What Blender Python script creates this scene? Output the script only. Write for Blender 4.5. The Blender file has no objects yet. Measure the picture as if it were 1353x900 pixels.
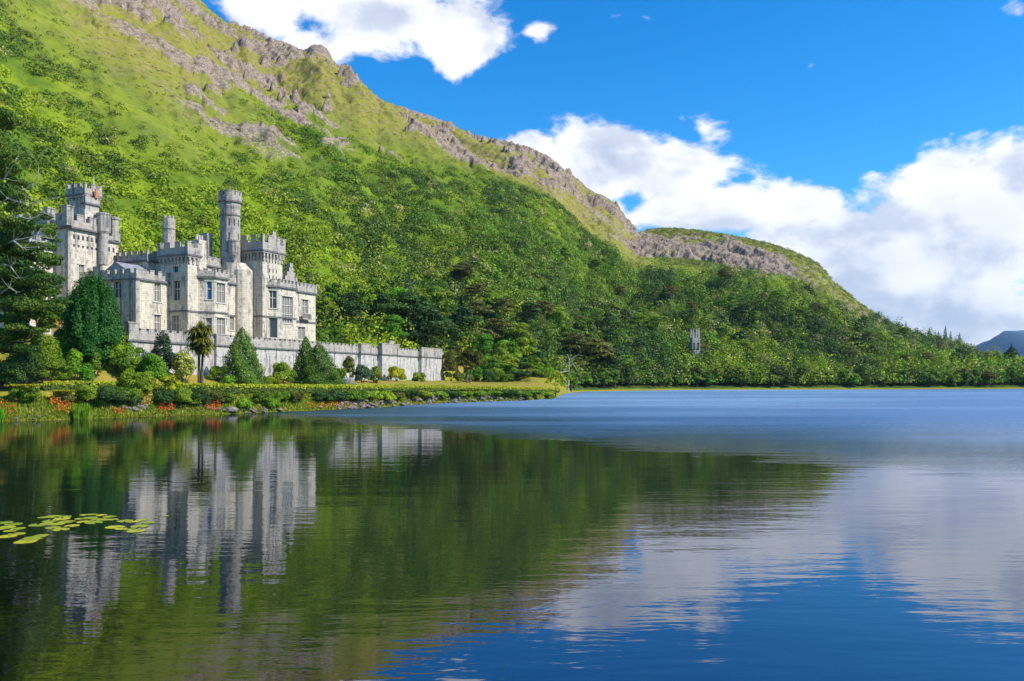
import bpy, math, random
import numpy as np
from mathutils import Vector, Matrix

R = math.radians
scene = bpy.context.scene
COL = scene.collection
rng = np.random.default_rng(7)
random.seed(7)

# ------------------------------------------------------------------ camera
CAM_H, F, HY, CX = 4.9, 1052.0, 499.0, 676.5        # metres; focal length and horizon row in photograph pixels
cam_d = bpy.data.cameras.new('camera'); cam = bpy.data.objects.new('camera', cam_d); COL.objects.link(cam)
cam.location = (0, 0, CAM_H); cam.rotation_euler = (R(90), 0, 0)
cam_d.sensor_width = 36.0; cam_d.lens = 36.0 * F / 1353.0
cam_d.shift_y = (HY - 450.0) / 1353.0
cam_d.clip_start = 0.3; cam_d.clip_end = 20000
scene.camera = cam

# ------------------------------------------------------------------ sun, sky, exposure
SUN_AZ = math.atan2(0.955, -0.297)      # clockwise from +Y, seen from above
SUN_EL = R(43)
sd = bpy.data.lights.new('sun', 'SUN'); sun = bpy.data.objects.new('sun', sd); COL.objects.link(sun)
sd.energy = 4.6; sd.angle = R(0.5); sd.color = (1.0, 0.94, 0.84)
S_DIR = Vector((math.sin(SUN_AZ) * math.cos(SUN_EL), math.cos(SUN_AZ) * math.cos(SUN_EL), math.sin(SUN_EL)))
sun.rotation_euler = S_DIR.to_track_quat('Z', 'Y').to_euler()
vs = scene.view_settings
vs.view_transform = 'Standard'; vs.look = 'None'; vs.gamma = 1; vs.exposure = 0.45
vs.use_curve_mapping = False

class NT:
    """small helper for node trees"""
    def __init__(s, tree): s.t = tree; s.n = tree.nodes; s.l = tree.links
    def add(s, kind, **kw):
        n = s.n.new(kind)
        for k, v in kw.items():
            if k == 'i':
                for kk, vv in v.items():
                    if hasattr(vv, 'default_value') or isinstance(vv, bpy.types.NodeSocket): s.l.new(vv, n.inputs[kk])
                    else: n.inputs[kk].default_value = vv
            else: setattr(n, k, v)
        return n
    def math(s, op, a, b=0.0, c=None, clamp=False):
        n = s.n.new('ShaderNodeMath'); n.operation = op; n.use_clamp = clamp
        for k, v in enumerate((a, b, c)):
            if v is None: continue
            if isinstance(v, bpy.types.NodeSocket): s.l.new(v, n.inputs[k])
            else: n.inputs[k].default_value = v
        return n.outputs[0]
    def mix(s, f, a, b, kind='MIX'):
        n = s.n.new('ShaderNodeMix'); n.data_type = 'RGBA'; n.blend_type = kind
        for k, v in ((0, f), (6, a), (7, b)):
            if isinstance(v, bpy.types.NodeSocket): s.l.new(v, n.inputs[k])
            elif k == 0: n.inputs[k].default_value = v
            else: n.inputs[k].default_value = (*v, 1) if len(v) == 3 else v
        return n.outputs[2]
    def noise(s, vec, scale, detail=4, rough=0.55, dist=0.0):
        n = s.n.new('ShaderNodeTexNoise'); s.l.new(vec, n.inputs['Vector'])
        n.inputs['Scale'].default_value = scale; n.inputs['Detail'].default_value = detail
        n.inputs['Roughness'].default_value = rough; n.inputs['Distortion'].default_value = dist
        return n.outputs['Fac']
    def step(s, x, a, b, lo=0.0, hi=1.0):
        n = s.n.new('ShaderNodeMapRange'); n.interpolation_type = 'SMOOTHSTEP'
        s.l.new(x, n.inputs[0])
        for k, v in zip((1, 2, 3, 4), (a, b, lo, hi)): n.inputs[k].default_value = v
        return n.outputs[0]
    def mapping(s, vec, loc=(0, 0, 0), rot=(0, 0, 0), scale=(1, 1, 1)):
        n = s.n.new('ShaderNodeMapping'); s.l.new(vec, n.inputs[0])
        n.inputs[1].default_value = loc; n.inputs[2].default_value = rot; n.inputs[3].default_value = scale
        return n.outputs[0]

world = bpy.data.worlds.new('World'); scene.world = world; world.use_nodes = True
W = NT(world.node_tree)
for n in list(W.n): W.n.remove(n)
wout = W.add('ShaderNodeOutputWorld')
sky = W.add('ShaderNodeTexSky', sky_type='NISHITA', sun_disc=False, sun_elevation=SUN_EL, sun_rotation=SUN_AZ,
            altitude=0.0, air_density=1.0, dust_density=0.3, ozone_density=3.0)
hs = W.add('ShaderNodeHueSaturation', i={'Hue': 0.497, 'Saturation': 1.45, 'Value': 1.15, 'Color': sky.outputs[0]})
skycol = W.mix(1.0, hs.outputs[0], (0.52, 0.95, 1.08), 'MULTIPLY')
tc = W.add('ShaderNodeTexCoord')
sep = W.add('ShaderNodeSeparateXYZ', i={0: tc.outputs['Generated']})
az = W.math('ARCTAN2', sep.outputs[0], sep.outputs[1])
el = W.math('ARCSINE', sep.outputs[2])
ang = W.add('ShaderNodeCombineXYZ', i={0: az, 1: el, 2: 0.0})
def azel(px, py):
    s = (px - CX) / F; a = math.atan(s)
    return a, math.atan((HY - py) / F * math.cos(a))
# clouds: where each bank stands in the sky (given as the direction in which it is seen from the lake), with its size and density
CLOUDS = [(470, 5, 250, 105, 1.35), (600, 40, 105, 70, 1.5), (340, 10, 210, 130, 1.1), (400, 60, 180, 90, .8), (480, -90, 260, 80, 1.1),
          (790, 215, 155, 85, 1.8), (700, 195, 90, 42, 1.3), (880, 230, 110, 75, 1.2), (905, 285, 150, 55, 1.4), (770, 290, 130, 60, 1.2),
          (1270, 300, 260, 150, 2.6), (1380, 250, 210, 120, 2.3), (1130, 340, 240, 120, 2.2), (1040, 300, 130, 55, 1.3), (1010, 390, 230, 110, 1.6),
          (1200, 430, 360, 120, 2.6), (1500, 330, 300, 190, 1.6), (1800, 300, 300, 200, 1.5),
          (712, 36, 40, 24, .40), (1345, 15, 60, 34, .5), (930, 170, 70, 60, .34), (960, 285, 150, 50, 1.6), (1060, 275, 120, 50, 1.5), (-200, 200, 500, 160, .9), (2300, 260, 400, 160, 1.3)]
dens = None
for (px, py, rx, ry, wgt) in CLOUDS:
    a0, e0 = azel(px, py)
    ca = math.cos(a0)
    sx = F / (rx * ca * ca) if abs(a0) < 1.2 else 2.0
    sy = F / (ry * ca)
    m = W.mapping(ang.outputs[0], loc=(-a0 * sx, -e0 * sy, 0), scale=(sx, sy, 0))
    g = W.add('ShaderNodeTexGradient', gradient_type='QUADRATIC_SPHERE', i={0: m})
    v = W.math('MULTIPLY', g.outputs['Fac'], wgt)
    dens = v if dens is None else W.math('MAXIMUM', dens, v)
sq = W.mapping(tc.outputs['Generated'], scale=(1, 1, 1.7))
n1 = W.noise(sq, 5.0, 12, 0.58, 0.3)
n2 = W.noise(sq, 17.0, 8, 0.62)
nz = W.math('MULTIPLY_ADD', n1, 2.2, -1.06)
nz = W.math('MULTIPLY_ADD', n2, 0.8, W.math('ADD', nz, -0.40))
raw = W.math('ADD', W.math('POWER', dens, 0.7), nz)
alpha = W.step(raw, 0.38, 0.66)
# the thickness towards the sun tells the lit side from the shaded one
sq2 = W.mapping(tc.outputs['Generated'], loc=(-0.035, 0.0, -0.05), scale=(1, 1, 1.7))
n3 = W.noise(sq2, 5.0, 10, 0.52, 0.3)
rel = W.math('SUBTRACT', n1, n3)
lit = W.step(W.math('MULTIPLY_ADD', W.noise(sq, 9.0, 6, 0.55), 0.30, rel), 0.02, 0.24)
low = W.step(el, 0.0, 0.30)
thick = W.step(raw, 0.55, 1.6, 1.0, 0.45)
lum = W.math('MULTIPLY', W.math('MULTIPLY_ADD', lit, 0.55, 0.45), W.math('MULTIPLY_ADD', low, 0.25, 0.75))
lum = W.math('ADD', W.math('MULTIPLY', lum, 0.72), W.math('MULTIPLY', thick, 0.30))
ccol = W.mix(W.step(lum, 0.40, 0.98), (0.46, 0.53, 0.69), (0.98, 0.98, 1.0))
cl = W.add('ShaderNodeBackground', i={0: ccol, 1: 0.86})
bg = W.add('ShaderNodeBackground', i={0: skycol, 1: 0.128})
mx = W.add('ShaderNodeMixShader', i={0: W.math('MULTIPLY', alpha, 0.97), 1: bg.outputs[0], 2: cl.outputs[0]})
W.l.new(mx.outputs[0], wout.inputs[0])

scene.cycles.max_bounces = 5; scene.cycles.diffuse_bounces = 2; scene.cycles.glossy_bounces = 3
scene.cycles.transmission_bounces = 3; scene.cycles.transparent_max_bounces = 6
scene.cycles.caustics_reflective = False; scene.cycles.caustics_refractive = False

# ------------------------------------------------------------------ helpers
def tag(o, label=None, cat=None, group=None, kind=None):
    if label: o['label'] = label
    if cat: o['category'] = cat
    if group: o['group'] = group
    if kind: o['kind'] = kind
    return o
def empty(name, loc=(0, 0, 0), rz=0.0):
    o = bpy.data.objects.new(name, None); o.empty_display_size = 0.5; COL.objects.link(o)
    o.location = loc; o.rotation_euler = (0, 0, rz)
    return o
def link(name, me, parent=None, loc=None):
    o = bpy.data.objects.new(name, me); COL.objects.link(o)
    if parent is not None: o.parent = parent
    if loc is not None: o.location = loc
    return o
def mesh_np(name, V, Fc, mat, col=None, smooth=False, attrs=None):
    """numpy mesh: V (n,3), Fc (m,k) quads or triangles; col (m,3) one colour per face; attrs {name: per-vertex values}"""
    V = np.asarray(V, dtype=np.float32); Fc = np.asarray(Fc, dtype=np.int32)
    me = bpy.data.meshes.new(name); k = Fc.shape[1]
    me.vertices.add(len(V)); me.vertices.foreach_set('co', V.ravel())
    me.loops.add(Fc.size); me.loops.foreach_set('vertex_index', Fc.ravel())
    me.polygons.add(len(Fc)); me.polygons.foreach_set('loop_start', np.arange(0, Fc.size, k, dtype=np.int32))
    me.polygons.foreach_set('loop_total', np.full(len(Fc), k, dtype=np.int32))
    if smooth: me.polygons.foreach_set('use_smooth', np.ones(len(Fc), dtype=bool))
    if col is not None:
        a = me.attributes.new('Col', 'FLOAT_COLOR', 'FACE')
        c4 = np.ones((len(Fc), 4), dtype=np.float32); c4[:, :3] = col
        a.data.foreach_set('color', c4.ravel())
    for nme, val in (attrs or {}).items():
        a = me.attributes.new(nme, 'FLOAT', 'POINT'); a.data.foreach_set('value', np.asarray(val, dtype=np.float32))
    me.materials.append(mat); me.update(); me.validate()
    return me
class MB:
    """collects faces of any size into one mesh"""
    def __init__(s): s.v = []; s.f = []
    def face(s, pts):
        b = len(s.v); s.v += [tuple(p) for p in pts]; s.f.append(tuple(range(b, b + len(pts))))
    def hexa(s, p):                                    # p: 4 bottom points, 4 top points
        b = len(s.v); s.v += [tuple(q) for q in p]
        for q in ((3, 2, 1, 0), (4, 5, 6, 7), (0, 1, 5, 4), (1, 2, 6, 5), (2, 3, 7, 6), (3, 0, 4, 7)): s.f.append(tuple(b + i for i in q))
    def box(s, x0, x1, y0, y1, z0, z1):
        s.hexa([(x0, y0, z0), (x1, y0, z0), (x1, y1, z0), (x0, y1, z0), (x0, y0, z1), (x1, y0, z1), (x1, y1, z1), (x0, y1, z1)])
    def prism(s, poly, z0, z1, poly2=None):
        poly2 = poly2 or poly; n = len(poly); b = len(s.v)
        s.v += [(p[0], p[1], z0) for p in poly] + [(p[0], p[1], z1) for p in poly2]
        for i in range(n): j = (i + 1) % n; s.f.append((b + i, b + j, b + n + j, b + n + i))
        s.f.append(tuple(b + n + i for i in range(n))); s.f.append(tuple(b + i for i in reversed(range(n))))
    def ring(s, outer, inner, z0, z1):                 # closed ring between two offset outlines
        n = len(outer); b = len(s.v)
        for poly, z in ((outer, z0), (outer, z1), (inner, z1), (inner, z0)): s.v += [(p[0], p[1], z) for p in poly]
        for i in range(n):
            j = (i + 1) % n
            for q in range(4):
                r = (q + 1) % 4
                s.f.append((b + q * n + i, b + q * n + j, b + r * n + j, b + r * n + i))
    def tube(s, pts, rad, n=6):
        pts = [Vector(p) for p in pts]; b = len(s.v)
        for i, p in enumerate(pts):
            d = (pts[min(i + 1, len(pts) - 1)] - pts[max(i - 1, 0)]).normalized()
            a = d.orthogonal().normalized(); c = d.cross(a)
            for k in range(n):
                t = 2 * math.pi * k / n
                s.v.append(tuple(p + (a * math.cos(t) + c * math.sin(t)) * rad[i]))
        for i in range(len(pts) - 1):
            for k in range(n):
                k2 = (k + 1) % n
                s.f.append((b + i * n + k, b + i * n + k2, b + (i + 1) * n + k2, b + (i + 1) * n + k))
        s.f.append(tuple(b + (len(pts) - 1) * n + k for k in range(n)))
    def mesh(s, name, mat, smooth=False):
        me = bpy.data.meshes.new(name); me.from_pydata(s.v, [], s.f); me.materials.append(mat)
        if smooth:
            me.polygons.foreach_set('use_smooth', np.ones(len(me.polygons), dtype=bool))
        me.update()
        return me
    def build(s, name, mat, parent=None, smooth=False):
        return link(name, s.mesh(name, mat, smooth), parent)

# value noise in numpy
_T = np.random.default_rng(11).random((256, 256))
def vnoise(x, y):
    x = np.asarray(x, float); y = np.asarray(y, float)
    xi = np.floor(x).astype(int); yi = np.floor(y).astype(int); fx = x - xi; fy = y - yi
    fx = fx * fx * (3 - 2 * fx); fy = fy * fy * (3 - 2 * fy)
    g = lambda a, b: _T[a & 255, b & 255]
    return (g(xi, yi) * (1 - fx) + g(xi + 1, yi) * fx) * (1 - fy) + (g(xi, yi + 1) * (1 - fx) + g(xi + 1, yi + 1) * fx) * fy
def fbm(x, y, o=5, r=0.5):
    s = 0; a = 1; t = 0
    for k in range(o): s = s + a * vnoise(x * 2 ** k + 17.3 * k, y * 2 ** k + 5.1 * k); t += a; a *= r
    return s / t
def sstep(a, b, x):
    t = np.clip((x - a) / (b - a), 0, 1); return t * t * (3 - 2 * t)

# ------------------------------------------------------------------ materials
def new_mat(name):
    m = bpy.data.materials.new(name); m.use_nodes = True; t = NT(m.node_tree)
    for n in list(t.n): t.n.remove(n)
    t.out = t.add('ShaderNodeOutputMaterial')
    return m, t
def principled(t, **kw):
    p = t.add('ShaderNodeBsdfPrincipled')
    for k, v in kw.items():
        k = k.replace('_', ' ')
        if isinstance(v, bpy.types.NodeSocket): t.l.new(v, p.inputs[k])
        else: p.inputs[k].default_value = (*v, 1) if isinstance(v, tuple) and len(v) == 3 else v
    return p
def mat_foliage():
    m, t = new_mat('foliage')
    at = t.add('ShaderNodeAttribute', attribute_name='Col')
    oi = t.add('ShaderNodeObjectInfo')
    geo = t.add('ShaderNodeNewGeometry')
    h = t.math('MULTIPLY_ADD', oi.outputs['Random'], 0.03, 0.485)
    r2 = t.math('FRACT', t.math('MULTIPLY', oi.outputs['Random'], 17.3))
    v = t.math('MULTIPLY_ADD', r2, 0.5, 0.75)
    hsv = t.add('ShaderNodeHueSaturation', i={'Hue': h, 'Saturation': 1.0, 'Value': v, 'Color': at.outputs['Color']})
    c = hsv.outputs[0]
    p = principled(t, Base_Color=c, Roughness=0.55, Specular_IOR_Level=0.25)
    tr = t.add('ShaderNodeBsdfTranslucent', i={0: t.mix(1.0, c, (1.2, 1.25, 0.6), 'MULTIPLY')})
    mxs = t.add('ShaderNodeMixShader', i={0: 0.28, 1: p.outputs[0], 2: tr.outputs[0]})
    t.l.new(mxs.outputs[0], t.out.inputs[0])
    return m
def mat_simple(name, c1, c2, scale=2.0, rough=0.8, bump=0.3, spec=0.3, detail=6):
    m, t = new_mat(name)
    tcn = t.add('ShaderNodeTexCoord').outputs['Object']
    n = t.noise(tcn, scale, detail, 0.6)
    c = t.mix(t.step(n, 0.3, 0.7), c1, c2)
    b = t.add('ShaderNodeBump', i={'Strength': bump, 'Distance': 0.05, 'Height': t.noise(tcn, scale * 6, 4, 0.6)})
    p = principled(t, Base_Color=c, Roughness=rough, Specular_IOR_Level=spec, Normal=b.outputs[0])
    t.l.new(p.outputs[0], t.out.inputs[0])
    return m
def mat_stone(name, base, dark, stain=1.0, course=0.38, length=0.9, warm=(0.50, 0.42, 0.30)):
    """coursed limestone with weather stains"""
    m, t = new_mat(name)
    tcn = t.add('ShaderNodeTexCoord').outputs['Object']
    se = t.add('ShaderNodeSeparateXYZ', i={0: tcn})
    hor = t.math('ADD', se.outputs[0], se.outputs[1])
    br = t.add('ShaderNodeTexBrick', offset=0.5)
    cv = t.add('ShaderNodeCombineXYZ', i={0: hor, 1: se.outputs[2], 2: 0.0})
    t.l.new(cv.outputs[0], br.inputs[0])
    br.inputs['Color1'].default_value = (0.86, 0.86, 0.86, 1); br.inputs['Color2'].default_value = (1.1, 1.1, 1.1, 1)
    br.inputs['Mortar'].default_value = (0.55, 0.55, 0.55, 1)
    br.inputs['Scale'].default_value = 1.0; br.inputs['Mortar Size'].default_value = 0.018
    br.inputs['Brick Width'].default_value = length; br.inputs['Row Height'].default_value = course
    big = t.noise(tcn, 0.35, 5, 0.65)
    streak = t.noise(t.mapping(tcn, scale=(1.3, 1.3, 0.22)), 1.0, 6, 0.65)
    fine = t.noise(tcn, 5.0, 5, 0.7)
    c = t.mix(t.step(fine, 0.25, 0.8), base, tuple(min(1, b * 1.16) for b in base))
    c = t.mix(t.math('MULTIPLY', t.step(big, 0.52, 0.74), 0.55), c, warm)
    c = t.mix(t.math('MULTIPLY', t.step(streak, 0.49, 0.68), 0.75 * stain, clamp=True), c, dark)
    c = t.mix(t.math('MULTIPLY', t.step(t.noise(tcn, 1.5, 7, 0.72), 0.51, 0.66), 0.62 * stain, clamp=True), c, dark)
    c = t.mix(0.7, c, t.mix(1.0, c, br.outputs['Color'], 'MULTIPLY'))
    b = t.add('ShaderNodeBump', i={'Strength': 0.5, 'Distance': 0.04, 'Height': t.math('SUBTRACT', fine, t.math('MULTIPLY', br.outputs['Fac'], 0.6))})
    p = principled(t, Base_Color=c, Roughness=0.88, Specular_IOR_Level=0.2, Normal=b.outputs[0])
    t.l.new(p.outputs[0], t.out.inputs[0])
    return m
M = {}
M['leaf'] = mat_foliage()
M['bark'] = mat_simple('bark', (0.06, 0.045, 0.035), (0.16, 0.13, 0.10), 3.0)
M['pale_bark'] = mat_simple('pale_bark', (0.28, 0.26, 0.22), (0.48, 0.45, 0.40), 2.5)
M['red_bark'] = mat_simple('red_bark', (0.14, 0.08, 0.06), (0.28, 0.18, 0.14), 2.5)
M['wall'] = mat_stone('castle_limestone', (0.60, 0.52, 0.415), (0.17, 0.15, 0.14), 1.15)
M['trim'] = mat_stone('weathered_parapet_stone', (0.41, 0.365, 0.315), (0.11, 0.098, 0.10), 1.2, 0.33, 0.7, (0.40, 0.36, 0.30))
M['string'] = mat_stone('dark_string_stone', (0.16, 0.155, 0.155), (0.06, 0.06, 0.065), 0.8, 0.5, 1.2, (0.2, 0.18, 0.16))
M['terrace'] = mat_stone('terrace_limestone', (0.50, 0.465, 0.43), (0.15, 0.135, 0.14), 1.35, 0.30, 0.65, (0.42, 0.38, 0.33))
M['brick'] = mat_simple('red_brick', (0.30, 0.12, 0.07), (0.42, 0.20, 0.13), 3.0)
M['mullion'] = mat_simple('pale_window_stone', (0.44, 0.40, 0.34), (0.60, 0.56, 0.49), 3.0)
M['lead'] = mat_simple('roof_lead', (0.20, 0.20, 0.22), (0.32, 0.32, 0.35), 1.0, 0.6)
M['rock'] = mat_simple('shore_rock', (0.07, 0.055, 0.05), (0.30, 0.24, 0.21), 1.6, 0.85, 0.6)
m, t = new_mat('lily_leaf'); tcn = t.add('ShaderNodeTexCoord').outputs['Object']; oi = t.add('ShaderNodeObjectInfo').outputs['Random']
c = t.mix(oi, (0.16, 0.26, 0.012), (0.48, 0.44, 0.02))
c = t.mix(t.step(t.noise(tcn, 5.0, 4, .6), .52, .66), c, (0.36, 0.20, 0.03))
p = principled(t, Base_Color=c, Roughness=.4, Specular_IOR_Level=.4); t.l.new(p.outputs[0], t.out.inputs[0]); M['pad'] = m
M['pipe'] = mat_simple('dark_pipe', (0.04, 0.04, 0.045), (0.07, 0.07, 0.075), 3.0)
M['paint'] = mat_simple('yellow_paint', (0.65, 0.36, 0.03), (0.75, 0.45, 0.05), 3.0)
M['terracotta'] = mat_simple('terracotta', (0.60, 0.15, 0.05), (0.70, 0.22, 0.08), 3.0)
M['white'] = mat_simple('white_paint', (0.75, 0.75, 0.74), (0.8, 0.8, 0.8), 3.0)
def mat_glass(name, c, r=0.08):
    m, t = new_mat(name)
    tcn = t.add('ShaderNodeTexCoord').outputs['Object']
    n = t.noise(tcn, 0.8, 3)
    b = t.add('ShaderNodeBump', i={'Strength': 0.08, 'Distance': 0.05, 'Height': n})
    p = principled(t, Base_Color=c, Roughness=r, Specular_IOR_Level=0.35, Normal=b.outputs[0])
    t.l.new(p.outputs[0], t.out.inputs[0]); return m
M['glass'] = mat_glass('dark_glass', (0.03, 0.035, 0.04))
M['glass_pale'] = mat_glass('curtained_glass', (0.24, 0.22, 0.19), 0.35)
M['glass_blue'] = mat_glass('blue_glass', (0.02, 0.10, 0.28))

# ------------------------------------------------------------------ terrain profile
# every table is indexed by the bearing from the lake (column of the photograph); distances in metres
PXT = [-900, -400, 0, 60, 120, 178, 230, 300, 400, 500, 585, 650, 700, 732, 745, 770, 835, 900, 1000, 1105, 1200, 1353, 1900, 2300]
RT = {  'shore': [60, 70, 89, 91, 95, 99.5, 103, 107, 117, 130, 152, 164, 172, 188, 240, 279, 295, 312, 322, 328, 334, 344, 360, 300],
        'zf':    [8, 8, 7.6, 7.8, 7.8, 7.2, 5.6, 5.0, 4.8, 4.4, 4.2, 4.0, 3.8, 3.4, 3.4, 3, 3, 3, 3, 3, 3, 3, 3, 3],
        'zb':    [10, 10, 9.5, 10, 11, 11, 11, 11, 11, 11, 10.5, 4.6, 4.4, 4.0, 4.0, 4, 4, 4, 4, 4, 4, 4, 4, 4],
        'foot':  [110, 115, 140, 152, 168, 176, 182, 190, 205, 224, 245, 255, 262, 270, 285, 312, 330, 348, 360, 368, 374, 385, 400, 340],
        'zfoot': [14, 14, 14, 14, 14, 14, 14, 14, 14, 13, 12, 9, 8, 7, 7, 8, 9, 10, 10, 9, 9, 8, 8, 8],
        'ridge': [500, 520, 600, 610, 620, 630, 640, 660, 700, 740, 770, 790, 805, 812, 815, 820, 835, 860, 860, 820, 760, 680, 700, 620]}
SIL_X = [-900, -400, 0, 150, 262, 280, 300, 330, 350, 372, 400, 425, 450, 475, 500, 520, 540, 570, 600, 625, 650, 675, 700, 725, 750, 765, 780, 795, 812, 828, 842, 856, 880, 920, 960, 1010, 1040, 1060, 1080, 1105, 1140, 1170, 1200, 1240, 1290, 1340, 1353, 1450, 1900, 2300]
SIL_Y = [-330, -260, -150, -70, 0, 14, 29, 38, 50, 58, 70, 74, 92, 106, 131, 138, 148, 157, 166, 178, 184, 191, 202, 215, 230, 243, 255, 262, 272, 296, 307, 303, 301, 304, 309, 319, 328, 336, 346, 374, 402, 423, 438, 450, 466, 478, 482, 492, 480, 450]
def tl(k, px): return np.interp(px, PXT, RT[k])
def terrace_Y(px):
    s = (np.clip(px, 150, 615) - CX) / F
    k = (114 * s + 54) / (35.2 - 102.4 * s)
    return 114 + 102.4 * k
def knots(px):
    px = np.asarray(px, float)
    r0 = tl('shore', px); sil = np.interp(px, SIL_X, SIL_Y)
    far = sstep(640, 745, px)
    yt = terrace_Y(px) * (1 - far) + (r0 + 22) * far
    yt = np.maximum(yt, r0 + 14)
    ft = np.maximum(tl('foot', px), yt + 8)
    y1 = tl('ridge', px); z1 = CAM_H + (HY - sil) * y1 / F
    Y = np.stack([r0 - 30, r0, r0 + 2.5, r0 + 6, yt - .5, yt + .5, ft, y1, y1 + 500], -1)
    Z = np.stack([np.full_like(r0, -2.5), np.zeros_like(r0) - .05, 1.3 - .5 * far, 2.9 - 1.2 * far, tl('zf', px), tl('zb', px), tl('zfoot', px), z1, z1 * .35 - 30], -1)
    return Y, Z
def outcrop(X, Y, t, px):
    """where bare rock breaks through: bands that follow the ridge, broken into patches (0..1)"""
    a = X * .70 + Y * .715
    hi = sstep(.24, .62, t + (fbm(a / 110 + 9, t * 3.3 + 9, 4) - .5) * .9)
    band = .56 * fbm(a / 48, t * 17 + 3.3 + a / 260, 4, .55) + .44 * fbm(a / 15 + 30, t * 52 + a / 90, 4, .6) - .012 + .03 * hi
    sec = sstep(838, 872, px)
    face = sstep(.44, .56, t) * sstep(.86, .74, t) * sstep(1075, 1020, px)
    th = .555 + .035 * sstep(420, 600, px)
    m1 = sstep(0, .045, band - th) * hi
    m2 = sstep(.548, .595, band) * face
    knob = np.exp(-((px - 424) / 17) ** 4 - ((t - .965) / .045) ** 2) + np.exp(-((px - 808) / 16) ** 4 - ((t - .93) / .07) ** 2)
    return np.clip(m1 * (1 - sec) + m2 * sec + knob, 0, 1) * sstep(1.03, .995, t)
def hill_detail(X, Y, t, px):
    """crags, gullies and hummocks added to the slope; t 0 at the foot, 1 at the ridge"""
    win = sstep(0.0, .12, t) * (1 - 0.88 * sstep(.80, 1.0, t)) * (1 - .6 * sstep(1.0, 1.2, t))
    a = X * .70 + Y * .715
    hum = (fbm(a / 80, t * 4 + X / 300, 5) - .5) * 40 * win
    gul = (fbm(a / 26 - t * 5, t * 3.0, 4) - .5) * 16 * win
    oc = outcrop(X, Y, t, px)
    rid = 1 - np.abs(2 * fbm(X / 13, Y / 15, 5, .6) - 1) * 2
    rid2 = 1 - np.abs(2 * fbm(X / 5 + 7, Y / 6, 3, .6) - 1) * 2
    crag = oc * (2.0 + 4.0 * rid + 1.8 * rid2) * (1 - .5 * sstep(.9, 1, t))
    hi = sstep(.34, .60, t)
    fine = (fbm(X / 7, Y / 7, 4, .6) - .5) * 5.0 * win * (.25 + hi)
    knob = 7 * np.exp(-((px - 424) / 17) ** 4 - ((t - .965) / .05) ** 2)
    return hum + gul + crag + fine + knob
def ground_z(X, Y, full=False):
    X = np.asarray(X, float); Y = np.asarray(Y, float)
    px = CX + F * X / np.maximum(Y, 1)
    KY, KZ = knots(px)
    z = np.full(X.shape, -2.5)
    t = np.zeros(X.shape)
    for k in range(KY.shape[-1] - 1):
        u = (Y - KY[..., k]) / (KY[..., k + 1] - KY[..., k])
        ins = (u >= 0) & (u < 1 if k < KY.shape[-1] - 2 else u >= 0)
        uu = np.clip(u, 0, 1)
        if k == 6:
            g = uu + .04 * np.sin(np.pi * uu) ; t = np.where(ins, uu, t)
            z = np.where(ins, KZ[..., k] + (KZ[..., k + 1] - KZ[..., k]) * g, z)
        else:
            if k == 7: t = np.where(ins, 1 + uu, t)
            z = np.where(ins, KZ[..., k] + (KZ[..., k + 1] - KZ[..., k]) * uu, z)
    on = (Y > KY[..., 6])
    z = z + np.where(on, hill_detail(X, Y, t, px), 0)
    inl = (Y > KY[..., 2]) & (~on)
    z = z + np.where(inl, (fbm(X / 6, Y / 6, 3) - .5) * .5, 0)
    if full: return z, t, px
    return z
def gz(px, Y): return float(ground_z(np.array([(px - CX) / F * Y]), np.array([float(Y)]))[0])
def P(px, py, Y): return Vector(((px - CX) / F * Y, Y, CAM_H + (HY - py) / F * Y))

cols = np.concatenate([np.linspace(-900, -60, 60, endpoint=False), np.arange(-60, 1420, 1.5), np.linspace(1420, 2300, 60)])
KY, KZ = knots(cols)
counts = [6, 5, 4, 14, 1, 12, 430, 26]
rows = []
for k, c in enumerate(counts):
    u = np.linspace(0, 1, c, endpoint=False)
    if k == 6: u = u ** 1.15
    rows.append(KY[:, k:k + 1] + (KY[:, k + 1:k + 2] - KY[:, k:k + 1]) * u[None, :])
rows.append(KY[:, -1:])
GY = np.concatenate(rows, 1); GX = (cols[:, None] - CX) / F * GY
GZ, GT, GP = ground_z(GX, GY, True)
nc, nr = GX.shape
idx = np.arange(nc * nr).reshape(nc, nr)
faces = np.stack([idx[:-1, :-1], idx[1:, :-1], idx[1:, 1:], idx[:-1, 1:]], -1).reshape(-1, 4)
onhill = ((GY > KY[:, 6:7]) | ((GP > 752) & (GY > KY[:, 1:2] + 1.0))).astype(float)
# rock shows where the slope is steeper than its surroundings
dz = np.gradient(GZ, axis=1) / np.maximum(np.gradient(GY, axis=1), .3)
dzs = (KZ[:, 7] - KZ[:, 6]) / (KY[:, 7] - KY[:, 6])
steep = dz / dzs[:, None]
aa = GX * .70 + GY * .715
hi_t = GT + (fbm(aa / 110, GT * 3.3 + 9, 4) - .5) * .8 + .12
sec = sstep(835, 880, GP)
rockmask = np.clip(outcrop(GX, GY, GT, GP) * 1.15 + sstep(2.2, 3.4, steep) * sstep(.4, .6, GT) * .6, 0, 1)
tanmask = sstep(.44, .80, hi_t) * (1 - .35 * sec)

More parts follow.
